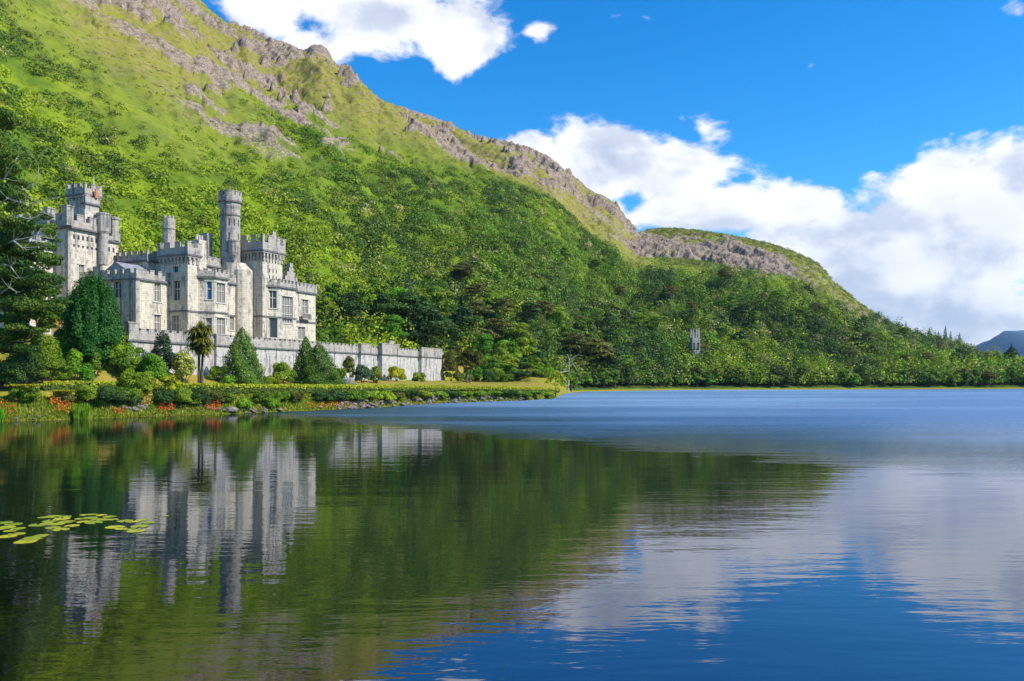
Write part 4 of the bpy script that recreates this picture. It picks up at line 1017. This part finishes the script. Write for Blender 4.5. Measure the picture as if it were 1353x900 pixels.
SH = [ # label, column, distance, top row, width in metres, palette
 ('dark green shrub at the lawn edge under the big pine, its foot in deep shade', 30, 97.7, 452, 5.2, 'dark'),
 ('tall leafy green shrub between the big pine and the yellow painted door', 62, 100.4, 436, 4.6, 'mid'),
 ('low dark shrub cut by the frame edge beside the lawn', 4, 96.5, 470, 3.4, 'dark'),
 ('bushy dark shrub growing against the foot of the yew', 84, 107.5, 424, 3.0, 'bright'),
 ('round clipped bush higher up the lawn', 98, 103.0, 456, 2.5, 'bright'),
 ('round clipped bush lower down the lawn', 114, 101.0, 475, 2.3, 'bright'),
 ('small light green bush in the shadow of the yew', 126, 104.9, 458, 1.6, 'mid'),
 ('lime green bush right of the yew below the terrace corner', 155, 107.8, 448, 3.0, 'lime'),
 ('leafy green rhododendron below the terrace corner pier', 173, 107.8, 449, 3.6, 'mid'),
 ('yellow green bush growing on the terrace at the wing corner', 163, 111.9, 432, 2.6, 'lime'),
 ('wide glossy bright green bush beside the yellow variegated shrub', 204, 108.4, 463, 4.4, 'bright'),
 ('low spreading lime green bush on the lawn just above the hedge', 182, 104.5, 489, 5.0, 'lime'),
 ('low yellow grassy mound at the hedge below the yellow shrub', 226, 106.2, 491, 2.6, 'hedge'),
 ('upright bluish green shrub in front of the terrace parapet', 215, 114.3, 430, 3.6, 'blue'),
 ('tall yellow variegated shrub beside the spiky cabbage tree', 242, 112.9, 456, 3.3, 'yellow'),
 ('small dark bush squeezed between cabbage tree and first cypress', 286, 124.6, 482, 2.6, 'mid'),
 ('round green shrub between the two cypress groups', 373, 135.8, 477, 4.4, 'mid'),
 ('low yellow green mound at the foot of the first cypress', 358, 131.0, 496, 3.4, 'lime'),
 ('olive green feathery shrub against the wall beside the twin cypresses', 461, 161.0, 466, 2.9, 'olive'),
 ('broad green shrub under the first wall pier', 447, 148.9, 484, 3.6, 'mid'),
 ('dusky green shrub in front of the second wall pier', 479, 159.5, 479, 4.2, 'blue'),
 ('rounded green shrub left of the tallest wall pier', 497, 164.4, 481, 3.0, 'mid'),
 ('yellow olive bush against the pale wall between two piers', 524, 179.9, 483, 4.6, 'hedge'),
 ('small lime bush near the last wall pier', 553, 193.1, 492, 3.8, 'lime'),
 ('loose olive tree like shrub hiding the end of the terrace wall', 596, 213.7, 457, 5.6, 'olive'),
 ('small green shrub just left of the first cypress on the lawn', 302, 121.0, 494, 1.9, 'bright'),
 ('low rounded green shrub just beyond the garden hedge end', 640, 236.8, 480, 5.5, 'mid'),
]
for k, (lab, px_, Y_, yt_, wd, pal) in enumerate(SH):
    H = max(1.0, H_at(px_, Y_, yt_))
    plant('shrub', lab, 'shrub', px_, Y_, [('foliage', crown_mesh('foliage', dome_lobes(wd, H, 16, 300 + k), .25 if Y_ < 140 else .36, 3.6, pal, 330 + k)), ('stem', stems(H, .07, k))])
rs = np.random.default_rng(5)
for k, (px_, Y_) in enumerate(((612, 214), (628, 218), (646, 214), (658, 220), (670, 215), (682, 221), (692, 216), (703, 222), (713, 218), (722, 224), (732, 228), (741, 246), (600, 226))):
    pal = ('mid', 'bright', 'dark', 'lime')[k % 4]; wd = rs.uniform(4.5, 6.5); H = H_at(px_, Y_, rs.uniform(484, 493))
    plant('shrub', {'mid': 'mid green', 'bright': 'fresh green', 'dark': 'dark green', 'lime': 'yellow green'}[pal] + ' bush filling the foot of the trees beyond the terrace wall', 'shrub', px_, Y_,
          [('foliage', crown_mesh('foliage', dome_lobes(wd, max(2, H), 12, 700 + k), .36, 3.0, pal, 730 + k)), ('stem', stems(2, .07, k))], group='bushes under the trees, ' + pal)
# lilac flowering mound
plant('flowering_bush', 'pale lilac flowering mound at the hedge in front of the terrace wall', 'bush', 460, 142.1, [('foliage', crown_mesh('foliage', dome_lobes(2.6, 1.6, 10, 41), .25, 1.4, [(.25, .28, .22), (.45, .45, .5), (.6, .58, .66)], 42)), ('stem', stems(1.2, .05, 9))])
# Irish yew: many upright plumes in one dense column
def yew(H, Wd, seed):
    rs = np.random.default_rng(seed); L = []
    for k in range(70):
        a = rs.uniform(0, 6.28); u = rs.uniform(0, 1) ** .6; rr = Wd * .43 * u; top = H * (1.02 - .30 * u ** 1.8) * rs.uniform(.88, 1.0); h_ = top * rs.uniform(.32, .5)
        L.append((rr * math.cos(a), rr * math.sin(a), top - h_, Wd * .085, Wd * .085, h_))
        L.append((rr * math.cos(a) * 1.05, rr * math.sin(a) * 1.05, H * rs.uniform(.08, .5), Wd * .12, Wd * .12, H * .12))
    return L
H = H_at(122, 107.1, 352)
plant('yew_tree', 'big dense dark green yew of upright plumes hiding the corner of the castle wing', 'tree', 122, 107.1,
      [('crown', crown_mesh('crown', yew(H, 7.0, 3), .28, 2.6, [(.018, .06, .010), (.035, .12, .016), (.07, .19, .022)], 5, aspect=.6, jit=.4)), ('trunk', trunk_mb(H, .35, 4, 0, 3, .2, .6).mesh('trunk', M['bark']))])
for (lab, px_, Y_, yt_, wpx, sd_) in (('broad cone shaped cypress standing in front of the middle of the terrace wall', 320, 125.5, 431, 54, 1), ('slimmer cone cypress leaning against its bushier neighbour', 404, 142.5, 443, 36, 2), ('bushy cone cypress with a shaggy outline at the wall bend', 421, 139.8, 452, 56, 3)):
    H = H_at(px_, Y_, yt_); wd = wpx / F * Y_
    cn = conifer_mesh('crown', H, wd * 1.15, .26, 9.0, 'cyp', 400 + sd_, droop=0, power=.72, base=.0)
    plant('cypress_tree', lab, 'tree', px_, Y_, [('crown', cn), ('trunk', trunk_mb(H, .16, 60 + sd_, 0, 0, .2, .5).mesh('trunk', M['bark']))])
# cabbage trees
def cabbage(lab, px_, Y_, yt_, spread, heads, seed, pal='palm', n=150):
    H = H_at(px_, Y_, yt_); rs = random.Random(seed); mb = MB(); hs_ = []
    for b in range(2):
        x0 = (-.35 + .7 * b) * spread * .25; mb.tube([(x0, 0, -.3), (x0 * 1.1, 0, H * .25), (x0 * 1.4, .1, H * .5)], [.26, .20, .17], 7)
        for k in range(heads):
            x = x0 * 1.4 + rs.uniform(-.5, .5) * spread; y = rs.uniform(-.4, .4) * spread; z = H * rs.uniform(.48, .86)
            if k == 0 and b == 0: x, y, z = 0, 0, H * .88
            mb.tube([(x0 * 1.4, .1, H * .48), ((x0 * 1.4 + x) / 2, y * .6, (H * .46 + z) / 2), (x, y, z)], [.14, .11, .09], 5); hs_.append((x, y, z, 1.0))
    plant('cabbage_tree', lab, 'tree', px_, Y_, [('leaf_crown', blades_mesh('leaf_crown', hs_, n, 1.45, .15, pal, seed, .7)), ('trunk', mb.mesh('trunk', M['bark']))], rz=0)
cabbage('spiky yellow green cabbage tree on two dark trunks before the castle', 265, 116.6, 421, 2.3, 8, 3)
cabbage('wide rounded cabbage tree on a short dark trunk beyond the wall end', 619, 200, 456, 4.6, 10, 8, 'olive', 190)
# bare white birch and a fallen trunk by the far end of the garden
def bare(name, lab, px_, Y_, yt_, lean, mat, seed, r=.28):
    H = H_at(px_, Y_, yt_); mb = trunk_mb(H, r, seed, lean, 9, .32, 1.0)
    o = plant(name, lab, 'tree', px_, Y_, [('trunk', mb.mesh('trunk', M[mat]))], rz=0)
bare('dead_tree', 'bare white trunk with forked branches on the grassy spit', 750, 250, 474, .04, 'pale_bark', 5, .36)
lg = MB(); g0 = gz(728, 236); lg.tube([(0, 0, .3), (2.5, .4, 1.0), (5.5, .6, 1.6)], [.35, .28, .15], 7); lg.tube([(2.5, .4, 1.0), (3.4, .2, 2.6)], [.15, .05], 5)
o = link('fallen_trunk', lg.mesh('fallen_trunk', M['pale_bark'])); o.location = ((728 - CX) / F * 236, 236, g0); o.rotation_euler = (0, 0, .1); tag(o, 'fallen pale trunk lying beside the bare white tree', 'log')

# ------------------------------------------------------------------ big pine at the near left with pale bare branches
BY_ = 97
def bp(px_, py_, dy=0): v = P(px_, py_, BY_ + dy); return v
base = Vector(((-14 - CX) / F * BY_, BY_, gz(-14, BY_)))
pine = empty('pine_tree', base); tag(pine, 'huge dark pine with pale bare branches towering beside the castle', 'tree')
rs = np.random.default_rng(15); L = []
for (px_, py_, r_, n_) in ((0, 165, 1.5, 3), (-18, 150, 2.0, 3), (8, 200, 1.6, 3), (-20, 230, 2.4, 4), (12, 240, 1.5, 3), (24, 268, 1.5, 3), (40, 292, 1.6, 4), (62, 305, 1.3, 4), (20, 300, 1.8, 4), (72, 318, 1.0, 3), (0, 320, 2.3, 5), (35, 335, 1.6, 4), (58, 338, 1.5, 4), (20, 365, 2.2, 5), (48, 372, 1.9, 5), (70, 378, 1.3, 3), (0, 395, 2.6, 5), (36, 402, 2.0, 5), (66, 400, 1.5, 3), (10, 432, 2.0, 4), (40, 430, 1.6, 4), (-30, 300, 3, 4), (-40, 370, 3, 4), (5, 215, 2.2, 4), (-8, 260, 2.6, 4), (48, 320, 1.6, 4), (68, 345, 1.5, 4), (15, 340, 2.2, 5), (55, 395, 1.8, 4), (78, 402, 1.3, 3), (30, 450, 1.8, 4), (-5, 450, 2.4, 4)):
    for q in range(n_):
        v = bp(px_, py_, rs.uniform(-3.2, 3.2)) - base + Vector((rs.uniform(-.9, .9) * r_, 0, rs.uniform(-.6, .6) * r_)); rr = r_ * rs.uniform(.42, .75)
        L.append((v.x, v.y, v.z, rr * 1.25, rr * 1.25, rr * .5))
link('crown', crown_mesh('crown', L, .26, 2.6, [(.025, .06, .010), (.07, .14, .014), (.20, .24, .02)], 17, jit=.7, zmin=-.8), pine)
tm = MB(); tm.tube([(0, 0, -.5)] + [tuple(bp(a, b, c) - base) for a, b, c in ((-10, 420, 0), (-8, 330, .4), (-12, 250, 0), (-8, 190, 0), (-4, 155, 0))], [.6, .52, .42, .3, .18, .06], 9); tm.build('trunk', M['bark'], pine)
for pts in (((-10, 300, 0), (20, 285, -1.5), (45, 268, -2), (68, 262, -2.5)), ((-10, 280, 0), (10, 262, -2), (34, 250, -3), (50, 236, -3)), ((20, 285, -1.5), (40, 290, -2.5), (60, 282, -3), (74, 288, -3)), ((-8, 330, 0), (18, 318, -2), (48, 312, -3), (70, 316, -3.4)),
            ((-8, 345, 0), (14, 352, -2.5), (26, 368, -3)), ((-10, 395, 0), (12, 380, -2.5), (22, 386, -3.2)), ((-8, 250, 0), (6, 235, -2), (20, 214, -2.5)), ((10, 262, -2), (28, 268, -3), (40, 262, -3.4)), ((18, 318, -2), (30, 328, -3), (52, 326, -3.5))):
    b_ = MB(); v_ = [bp(*p) - base for p in pts]; b_.tube(v_, [.12 - .09 * i / (len(v_) - 1) for i in range(len(v_))], 5)
    for i in range(1, len(v_)):
        for q in range(3):
            d = Vector((random.uniform(-.6, 1), random.uniform(-.7, .5), random.uniform(-.3, .9))); b_.tube([v_[i], v_[i] + d * .8, v_[i] + d * 1.5 + Vector((0, 0, .2))], [.035, .025, .012], 4)
    b_.build('branch', M['pale_bark'], pine)
for (px_, Y_, yt_, kk, wd, lab) in ((-22, 112, 300, 3, 1.1, 'dark leafy tree at the frame edge behind the huge pine'), (20, 112, 405, 1, 1.0, 'leafy green tree below the castle tower behind the huge pine'), (78, 112, 392, 0, .75, 'light green leafy tree between huge pine and yew'), (48, 112, 385, 0, .8, 'mid green leafy tree under the low castle range')):
    wood_tree('broad', kk, px_, Y_, H_at(px_, Y_, yt_), wd, lab, False)
# small yellow door in the castle's outbuilding, seen between the trees
hb = empty('garden_shed', (*[(73 - CX) / F * 122, 122], gz(73, 122)), 0.1); tag(hb, 'little stone garden building with a yellow door glimpsed between trees', 'shed')
q = MB(); q.box(-.6, 2.6, 0, 2, -.5, 3.4); q.build('wall', M['wall'], hb); q = MB(); q.box(-.1, .75, -.06, -.003, .3, 2.9); q.build('door', M['paint'], hb); q = MB(); q.box(-.8, 2.8, -.2, 2.2, 3.402, 3.6); q.build('roof', M['lead'], hb)

# ------------------------------------------------------------------ clipped hedge along the lake front
def shoreY(px_): return float(tl('shore', px_))
hp = [(px_, shoreY(px_) + np.interp(px_, [55, 120, 400, 735], [7.5, 6.5, 6.0, 5.0])) for px_ in np.arange(58, 736, 4)]
HX = np.array([(p - CX) / F * Y for p, Y in hp]); HYY = np.array([Y for p, Y in hp]); hpx = np.array([p for p, Y in hp])
ytop = np.interp(hpx, [55, 130, 220, 300, 400, 560, 735], [504, 503.5, 506, 508, 508.5, 509.5, 513])
HT = CAM_H + (HY - ytop) / F * HYY; HB = ground_z(HX, HYY) - .2
dX = np.gradient(HX); dY = np.gradient(HYY); ln = np.hypot(dX, dY); nX, nY = dY / ln, -dX / ln
s_ = np.concatenate([[0], np.cumsum(np.hypot(np.diff(HX), np.diff(HYY)))])
def along(u):
    f = lambda a: np.interp(u, s_, a); return f(HX), f(HYY), f(nX), f(nY), f(HT), f(HB)
rs = np.random.default_rng(31); n = 42000; u = rs.uniform(0, s_[-1], n) ; x, y, nx, ny, zt, zb = along(u)
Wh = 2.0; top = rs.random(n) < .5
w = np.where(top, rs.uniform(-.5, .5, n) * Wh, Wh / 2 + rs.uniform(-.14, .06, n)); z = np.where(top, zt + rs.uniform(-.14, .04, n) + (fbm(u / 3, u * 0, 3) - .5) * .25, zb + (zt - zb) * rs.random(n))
N = np.stack([np.where(top, 0, nx), np.where(top, 0, ny), np.where(top, 1, .25)], 1) + rs.normal(size=(n, 3)) * .45
V, Fc = leafquads(np.stack([x + nx * w, y + ny * w, z], 1), N, rs.uniform(.18, .34, n) * (1 + (y - 90) / 200), rs, .8)
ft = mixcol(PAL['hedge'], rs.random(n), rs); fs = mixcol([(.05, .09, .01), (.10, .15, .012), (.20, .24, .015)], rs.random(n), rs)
cc = np.where((top | (z > zt - .25 - .35 * rs.random(n)))[:, None], ft, fs)  # upper sides coloured yellow for both fresh growth and the sunlit band
hedge = empty('hedge', (HX[0], HYY[0], HB[0])); tag(hedge, 'long low clipped hedge with a flat yellow green top along the whole garden bank', 'hedge')
offv = np.array([HX[0], HYY[0], HB[0]])
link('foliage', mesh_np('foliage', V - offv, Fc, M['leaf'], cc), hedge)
core = MB()
for i in range(len(HX) - 1):
    c = lambda j, w_: (HX[j] + nX[j] * w_ - offv[0], HYY[j] + nY[j] * w_ - offv[1])
    core.hexa([(*c(i, .85), HB[i] - offv[2]), (*c(i + 1, .85), HB[i + 1] - offv[2]), (*c(i + 1, -.85), HB[i + 1] - offv[2]), (*c(i, -.85), HB[i] - offv[2]),
               (*c(i, .85), HT[i] - .2 - offv[2]), (*c(i + 1, .85), HT[i + 1] - .2 - offv[2]), (*c(i + 1, -.85), HT[i + 1] - .2 - offv[2]), (*c(i, -.85), HT[i] - .2 - offv[2])])
core.build('branches', M['bark'], hedge)
# clipped block at the near end and the low rounded one beside it
def flat_bush(lab, px_, Y_, yt_, wd, seed, pal='mid'):
    H = H_at(px_, Y_, yt_); rs = np.random.default_rng(seed)
    lob = [(rs.uniform(-.38, .38) * wd, rs.uniform(-.3, .3) * wd, rs.uniform(.2, .72) * H, wd * .16, wd * .16, H * .2) for _ in range(26)]
    me1 = crown_mesh('foliage', lob, .22, 2.4, pal, seed)
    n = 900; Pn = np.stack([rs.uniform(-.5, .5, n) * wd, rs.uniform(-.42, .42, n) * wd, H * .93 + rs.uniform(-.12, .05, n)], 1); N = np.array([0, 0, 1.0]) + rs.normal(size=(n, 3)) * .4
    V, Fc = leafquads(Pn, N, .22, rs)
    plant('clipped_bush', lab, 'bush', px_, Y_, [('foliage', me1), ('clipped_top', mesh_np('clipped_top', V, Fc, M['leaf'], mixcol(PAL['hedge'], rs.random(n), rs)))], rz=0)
flat_bush('square clipped bush standing alone at the near end of the hedge', 33, shoreY(33) + 3.6, 506, 3.3, 51)
flat_bush('low flat topped bush among the orange flowers by the water', 86, shoreY(86) + 3.2, 514, 2.4, 52, 'olive')
# bushes on the bank below the hedge
rs = np.random.default_rng(61)
BB = [(118, 504, 2.6, 'mid'), (140, 506, 3.4, 'dark'), (158, 507, 2.6, 'mid'), (176, 515, 1.8, 'dark'), (222, 510, 3.0, 'dark'), (243, 509, 3.0, 'mid'), (262, 511, 2.6, 'dark'), (283, 511, 2.2, 'olive'), (300, 514, 1.8, 'mid'), (322, 522, 1.9, 'bright'), (346, 513, 2.4, 'mid'), (358, 521, 2.4, 'bright'),
      (371, 513, 2.6, 'mid'), (392, 512, 2.4, 'olive'), (425, 513, 2.8, 'dark'), (443, 512, 3.0, 'dark'), (466, 512, 3.2, 'mid'), (486, 512, 3.0, 'mid'), (505, 512, 3.2, 'lime'), (524, 513, 2.6, 'olive'), (541, 512, 3.6, 'dark'), (560, 512, 3.4, 'lime'), (577, 513, 3.6, 'mid'), (595, 512, 3.6, 'dark'), (612, 513, 3.6, 'lime'), (630, 513, 3.6, 'mid'), (648, 513, 4.0, 'mid'), (667, 514, 4.2, 'dark'), (686, 514, 4.2, 'mid'), (704, 515, 4.0, 'bright'), (720, 516, 4.0, 'lime')]
near_l = {'mid': 'mid green leafy bush on the bank below the clipped hedge', 'dark': 'dark green glossy bush on the bank below the clipped hedge', 'olive': 'dull olive bush on the bank below the clipped hedge', 'bright': 'fresh green bush low on the bank at the water', 'lime': 'yellow green bush on the bank below the clipped hedge'}
for k, (px_, yt_, wd, pal) in enumerate(BB):
    yt_ = yt_ + ((1.5 if px_ < 300 else 4) if yt_ < 516 else 3)
    Y_ = shoreY(px_) + (2.6 if yt_ < 521 else 1.4); H = max(.9, H_at(px_, Y_, yt_)); wd *= 1.3
    plant('bank_bush', near_l[pal], 'bush', px_, Y_, [('foliage', crown_mesh('foliage', dome_lobes(wd, H, 12, 500 + k), .20 if Y_ < 125 else .32, 3.4, pal, 530 + k)), ('stem', stems(H, .05, k))], group='bushes on the bank, ' + pal)
# grass, reeds and flowers on the bank
def bank_points(n, seed, px0, px1, d0, d1):
    rs = np.random.default_rng(seed); p = rs.uniform(px0, px1, n); Y = tl('shore', p) + rs.uniform(d0, d1, n); X = (p - CX) / F * Y
    return X, Y, ground_z(X, Y), rs
def tufts(name, lab, cat, n, seed, px0, px1, d0, d1, h, pal, w=.06, keep=None):
    X, Y, Z, rs = bank_points(n, seed, px0, px1, d0, d1)
    if keep is not None: k = fbm(X / keep, Y / keep, 3) > .52; X, Y, Z = X[k], Y[k], Z[k]
    n = len(X); h = h * rs.uniform(.5, 1.2, n); a = rs.uniform(0, 6.28, n); lx, ly = np.cos(a), np.sin(a); ww = w * (1 + (Y - 60) / 90); b = rs.uniform(0, .45, (n, 2)) - .22
    base_ = np.stack([X, Y, Z - .05], 1); sd_ = np.stack([lx * ww, ly * ww, 0 * X], 1); tip = base_ + np.stack([b[:, 0] * h, b[:, 1] * h, h], 1)
    V = np.stack([base_ - sd_, base_ + sd_, tip + sd_ * .25, tip - sd_ * .25], 1).reshape(-1, 3)
    return tag(link(name, mesh_np(name, V, np.arange(4 * n).reshape(n, 4), M['leaf'], mixcol(PAL[pal] if isinstance(pal, str) else pal, rs.random(n), rs))), lab, cat, kind='stuff')
tufts('bank_grass', 'rough grass growing on the bank between hedge and water', 'grass', 26000, 71, -60, 735, .1, 5.0, .34, [(.08, .14, .008), (.17, .24, .010), (.30, .34, .02)])
tufts('bank_grass', 'yellow dry grass tufts on the bank', 'grass', 7000, 72, -60, 735, .6, 5.0, .5, [(.20, .16, .03), (.36, .30, .05), (.5, .42, .08)], keep=4)
tufts('reeds', 'tall bright green reeds standing in the water edge', 'reeds', 1500, 73, 98, 118, -.5, 1.0, 1.3, 'bright', .05)
tufts('reeds', 'bright green reeds in the lake margin at the frame edge', 'reeds', 500, 74, -6, 4, -.3, .8, 1.2, 'bright', .05)
def flowers(lab, n, seed, px0, px1, d0, d1, hz, cols, size=.16):
    X, Y, Z, rs = bank_points(n, seed, px0, px1, d0, d1); k = fbm(X / 1.6, Y / 1.6, 3) > .42; X, Y, Z = X[k], Y[k], Z[k]
    Z = Z + rs.uniform(.35, 1.0, len(X)) * hz; V, Fc = leafquads(np.stack([X, Y, Z], 1), rs.normal(size=(len(X), 3)) + [0, -.5, .5], size * rs.uniform(.6, 1.3, len(X)), rs)
    tag(link('flowers', mesh_np('flowers', V, Fc, M['leaf'], mixcol(cols, rs.random(len(X)), rs))), lab, 'flowers', kind='stuff')
OR = [(.50, .07, .015), (.75, .16, .02), (.80, .30, .05)]
flowers('orange red flowers around the low flat topped bush', 900, 81, 66, 106, .6, 4.4, 1.1, OR)
flowers('orange red flowers under the dark bushes of the bank', 1100, 82, 210, 292, .5, 2.4, .8, OR)
flowers('scattered orange flowers at the water edge by the clipped bush', 260, 83, -20, 24, .5, 3, .9, OR)
flowers('orange flowers on the low bank beyond the boulder', 420, 84, 405, 470, .3, 1.8, .5, OR)
flowers('red flowers beside the leafy bush at the waterline', 120, 85, 150, 164, .4, 1.4, .7, OR)
flowers('orange tinted heather patch on the bank near the hedge', 500, 86, 186, 202, 2, 5, .9, [(.35, .20, .04), (.55, .36, .08), (.6, .45, .1)])
# rocks at the waterline
def rock_mesh(seed, flat=.6):
    rs = random.Random(seed)
    import bmesh
    bm = bmesh.new(); bmesh.ops.create_icosphere(bm, subdivisions=3, radius=.5)
    for v in bm.verts:
        p = v.co.copy(); k = 1 + (vn(p.x * 3 + seed, p.y * 3 + p.z * 2.1) - .5) * .9; v.co = p * k; v.co.z *= flat
        v.co.x = round(v.co.x * 5) / 5 * .45 + v.co.x * .55; v.co.z = round(v.co.z * 6) / 6 * .4 + v.co.z * .6
    me_ = bpy.data.meshes.new('rock'); bm.to_mesh(me_); bm.free(); me_.materials.append(M['rock']); return me_
def vn(a, b): return float(vnoise(np.array([a]), np.array([b]))[0])
RM = [rock_mesh(k, .5 + .1 * (k % 3)) for k in range(5)]
def rock(px_, d, s, lab, group, k):
    Y_ = shoreY(px_) + d; X_ = (px_ - CX) / F * Y_; o = link('rock', RM[k % 5]); o.location = (X_, Y_, gz(px_, Y_) + s * .12); o.scale = (s, s * .8, s * .85)
    o.rotation_euler = (random.uniform(-.2, .2), random.uniform(-.2, .2), random.uniform(0, 6.28)); tag(o, lab, 'rock', group)
rs = np.random.default_rng(91)
rock(305, .7, 2.0, 'largest pale boulder at the waterline below the castle', None, 0)
for k in range(16): rock(rs.uniform(160, 192), rs.uniform(.8, 3.4), rs.uniform(.45, 1.0), 'pale rock in the stone patch beside the red flowers', 'rocks in the stone patch', k)
for k in range(12): rock(rs.uniform(236, 300), rs.uniform(.8, 2.6), rs.uniform(.4, .9), 'pale rock between the orange flowers and dark bushes', 'rocks by the orange flowers', k)
for k in range(6): rock(rs.uniform(20, 60), rs.uniform(.2, 1.2), rs.uniform(.35, .7), 'small rock at the foot of the clipped bush', 'rocks by the clipped bush', k)
for k in range(130): rock(rs.uniform(448, 702), rs.uniform(-.1, 2.0), rs.uniform(.5, 1.35), 'grey pink rock in the stony edge under the hedge', 'rocks of the stony shore edge', k)
for k in range(12): rock(rs.uniform(320, 450), rs.uniform(0, .9), rs.uniform(.5, 1.1), 'rock in the grassy water edge before the terrace', 'rocks in the grassy water edge', k)

# ------------------------------------------------------------------ ruined looking gothic church tower in the far wood
cyY = 352; cz = gz(918, cyY); ztp = CAM_H + (HY - 434) / F * cyY; ctw = 12.5 / F * cyY
church = empty('church', ((918 - CX) / F * cyY, cyY, cz), 0.15); tag(church, 'pale grey gothic church tower with four pinnacles among the far trees', 'church')
zt_ = ztp - cz; tm_ = MB(); tm_.box(-ctw * .42, ctw * .42, -ctw * .42, ctw * .42, -2, zt_ * .74); o = tm_.build('tower', M['trim'], church)
for sx_ in (-1, 1):
    for sy_ in (-1, 1):
        pn = MB(); c = ctw * .42 - .5; q = [(sx_ * c + a * .5, sy_ * c + b * .5) for a, b in ((-1, -1), (1, -1), (1, 1), (-1, 1))]; pn.prism(q, zt_ * .74 + .003, zt_ * .84); pn.prism(q, zt_ * .84, zt_ , [(sx_ * c + a * .12, sy_ * c + b * .12) for a, b in ((-1, -1), (1, -1), (1, 1), (-1, 1))]); pn.build('pinnacle', M['trim'], church)
for a in (-.22, .22):
    w_ = MB(); w_.box(ctw * a - ctw * .1, ctw * a + ctw * .1, -ctw * .42 - .06, -ctw * .42 - .003, zt_ * .40, zt_ * .60); w_.build('window', M['glass'], church)

# ------------------------------------------------------------------ water lilies, drifting leaves
def pad_mesh(seed):
    rs = random.Random(seed); mb = MB(); n = 20; pts = []
    for k in range(n):
        a = .25 + (2 * math.pi - .5) * k / (n - 1); r = .5 * (1 + rs.uniform(-.05, .05)); pts.append((r * math.cos(a) * 1.1, r * math.sin(a), .012 + rs.uniform(0, .03)))
    b = len(mb.v); mb.v += [(0, 0, .012)] + pts
    for k in range(n - 1): mb.f.append((b, b + k + 1, b + k + 2))
    mb.v += [(p[0], p[1], p[2] - .012) for p in pts]
    for k in range(n - 1): mb.f.append((b + k + 1, b + n + 1 + k, b + n + 2 + k, b + k + 2))
    return mb.mesh('lily_pad', M['pad'])
PM = [pad_mesh(k) for k in range(4)]
PADS = {'of the small raft at the frame edge': [(5, 691), (18, 693), (3, 699), (14, 702), (24, 699), (9, 697)], 'of the nearest yellow green raft': [(10, 709), (22, 706), (40, 713), (55, 708), (34, 716), (46, 711)],
        'of the wide middle raft': [(58, 684), (70, 683), (82, 686), (50, 694), (62, 692), (74, 693), (88, 690), (70, 698), (80, 700), (95, 695), (66, 689), (86, 683)], 'of the raft with upturned edges': [(112, 681), (122, 680), (134, 681), (145, 683), (106, 686), (118, 685), (130, 687), (142, 687), (110, 690), (124, 691), (150, 687)],
        'of the raft lying across the castle reflection': [(152, 697), (160, 699), (172, 700), (184, 696), (165, 689), (176, 689), (190, 687), (180, 702), (196, 691), (206, 684), (219, 682)]}
k = 0
for nm, lst in PADS.items():
    for (px_, py_) in lst:
        Y_ = F * CAM_H / (py_ - HY); o = link('lily_pad', PM[k % 4]); sc_2 = random.uniform(.32, .60) * (.5 if px_ > 200 else 1)
        o.location = ((px_ - CX) / F * Y_, Y_, .004 + .0015 * (k % 5)); o.scale = (sc_2, sc_2, sc_2 * .6); o.rotation_euler = (0, 0, random.uniform(0, 6.28)); k += 1
        tag(o, 'floating yellow green lily pad ' + nm, 'lily pad', 'lily pads ' + nm)

# ------------------------------------------------------------------ the air: distant hills fade to blue
m, t = new_mat('haze_air')
pv = t.add('ShaderNodeVolumePrincipled'); pv.inputs['Color'].default_value = (0.50, 0.72, 1.0, 1); pv.inputs['Density'].default_value = 0.000045; pv.inputs['Anisotropy'].default_value = 0.2
t.l.new(pv.outputs[0], t.out.inputs['Volume'])
hz = MB(); hz.box(-3300, 5600, -1000, 5800, -60, 560); tag(hz.build('haze', m), kind='stuff')
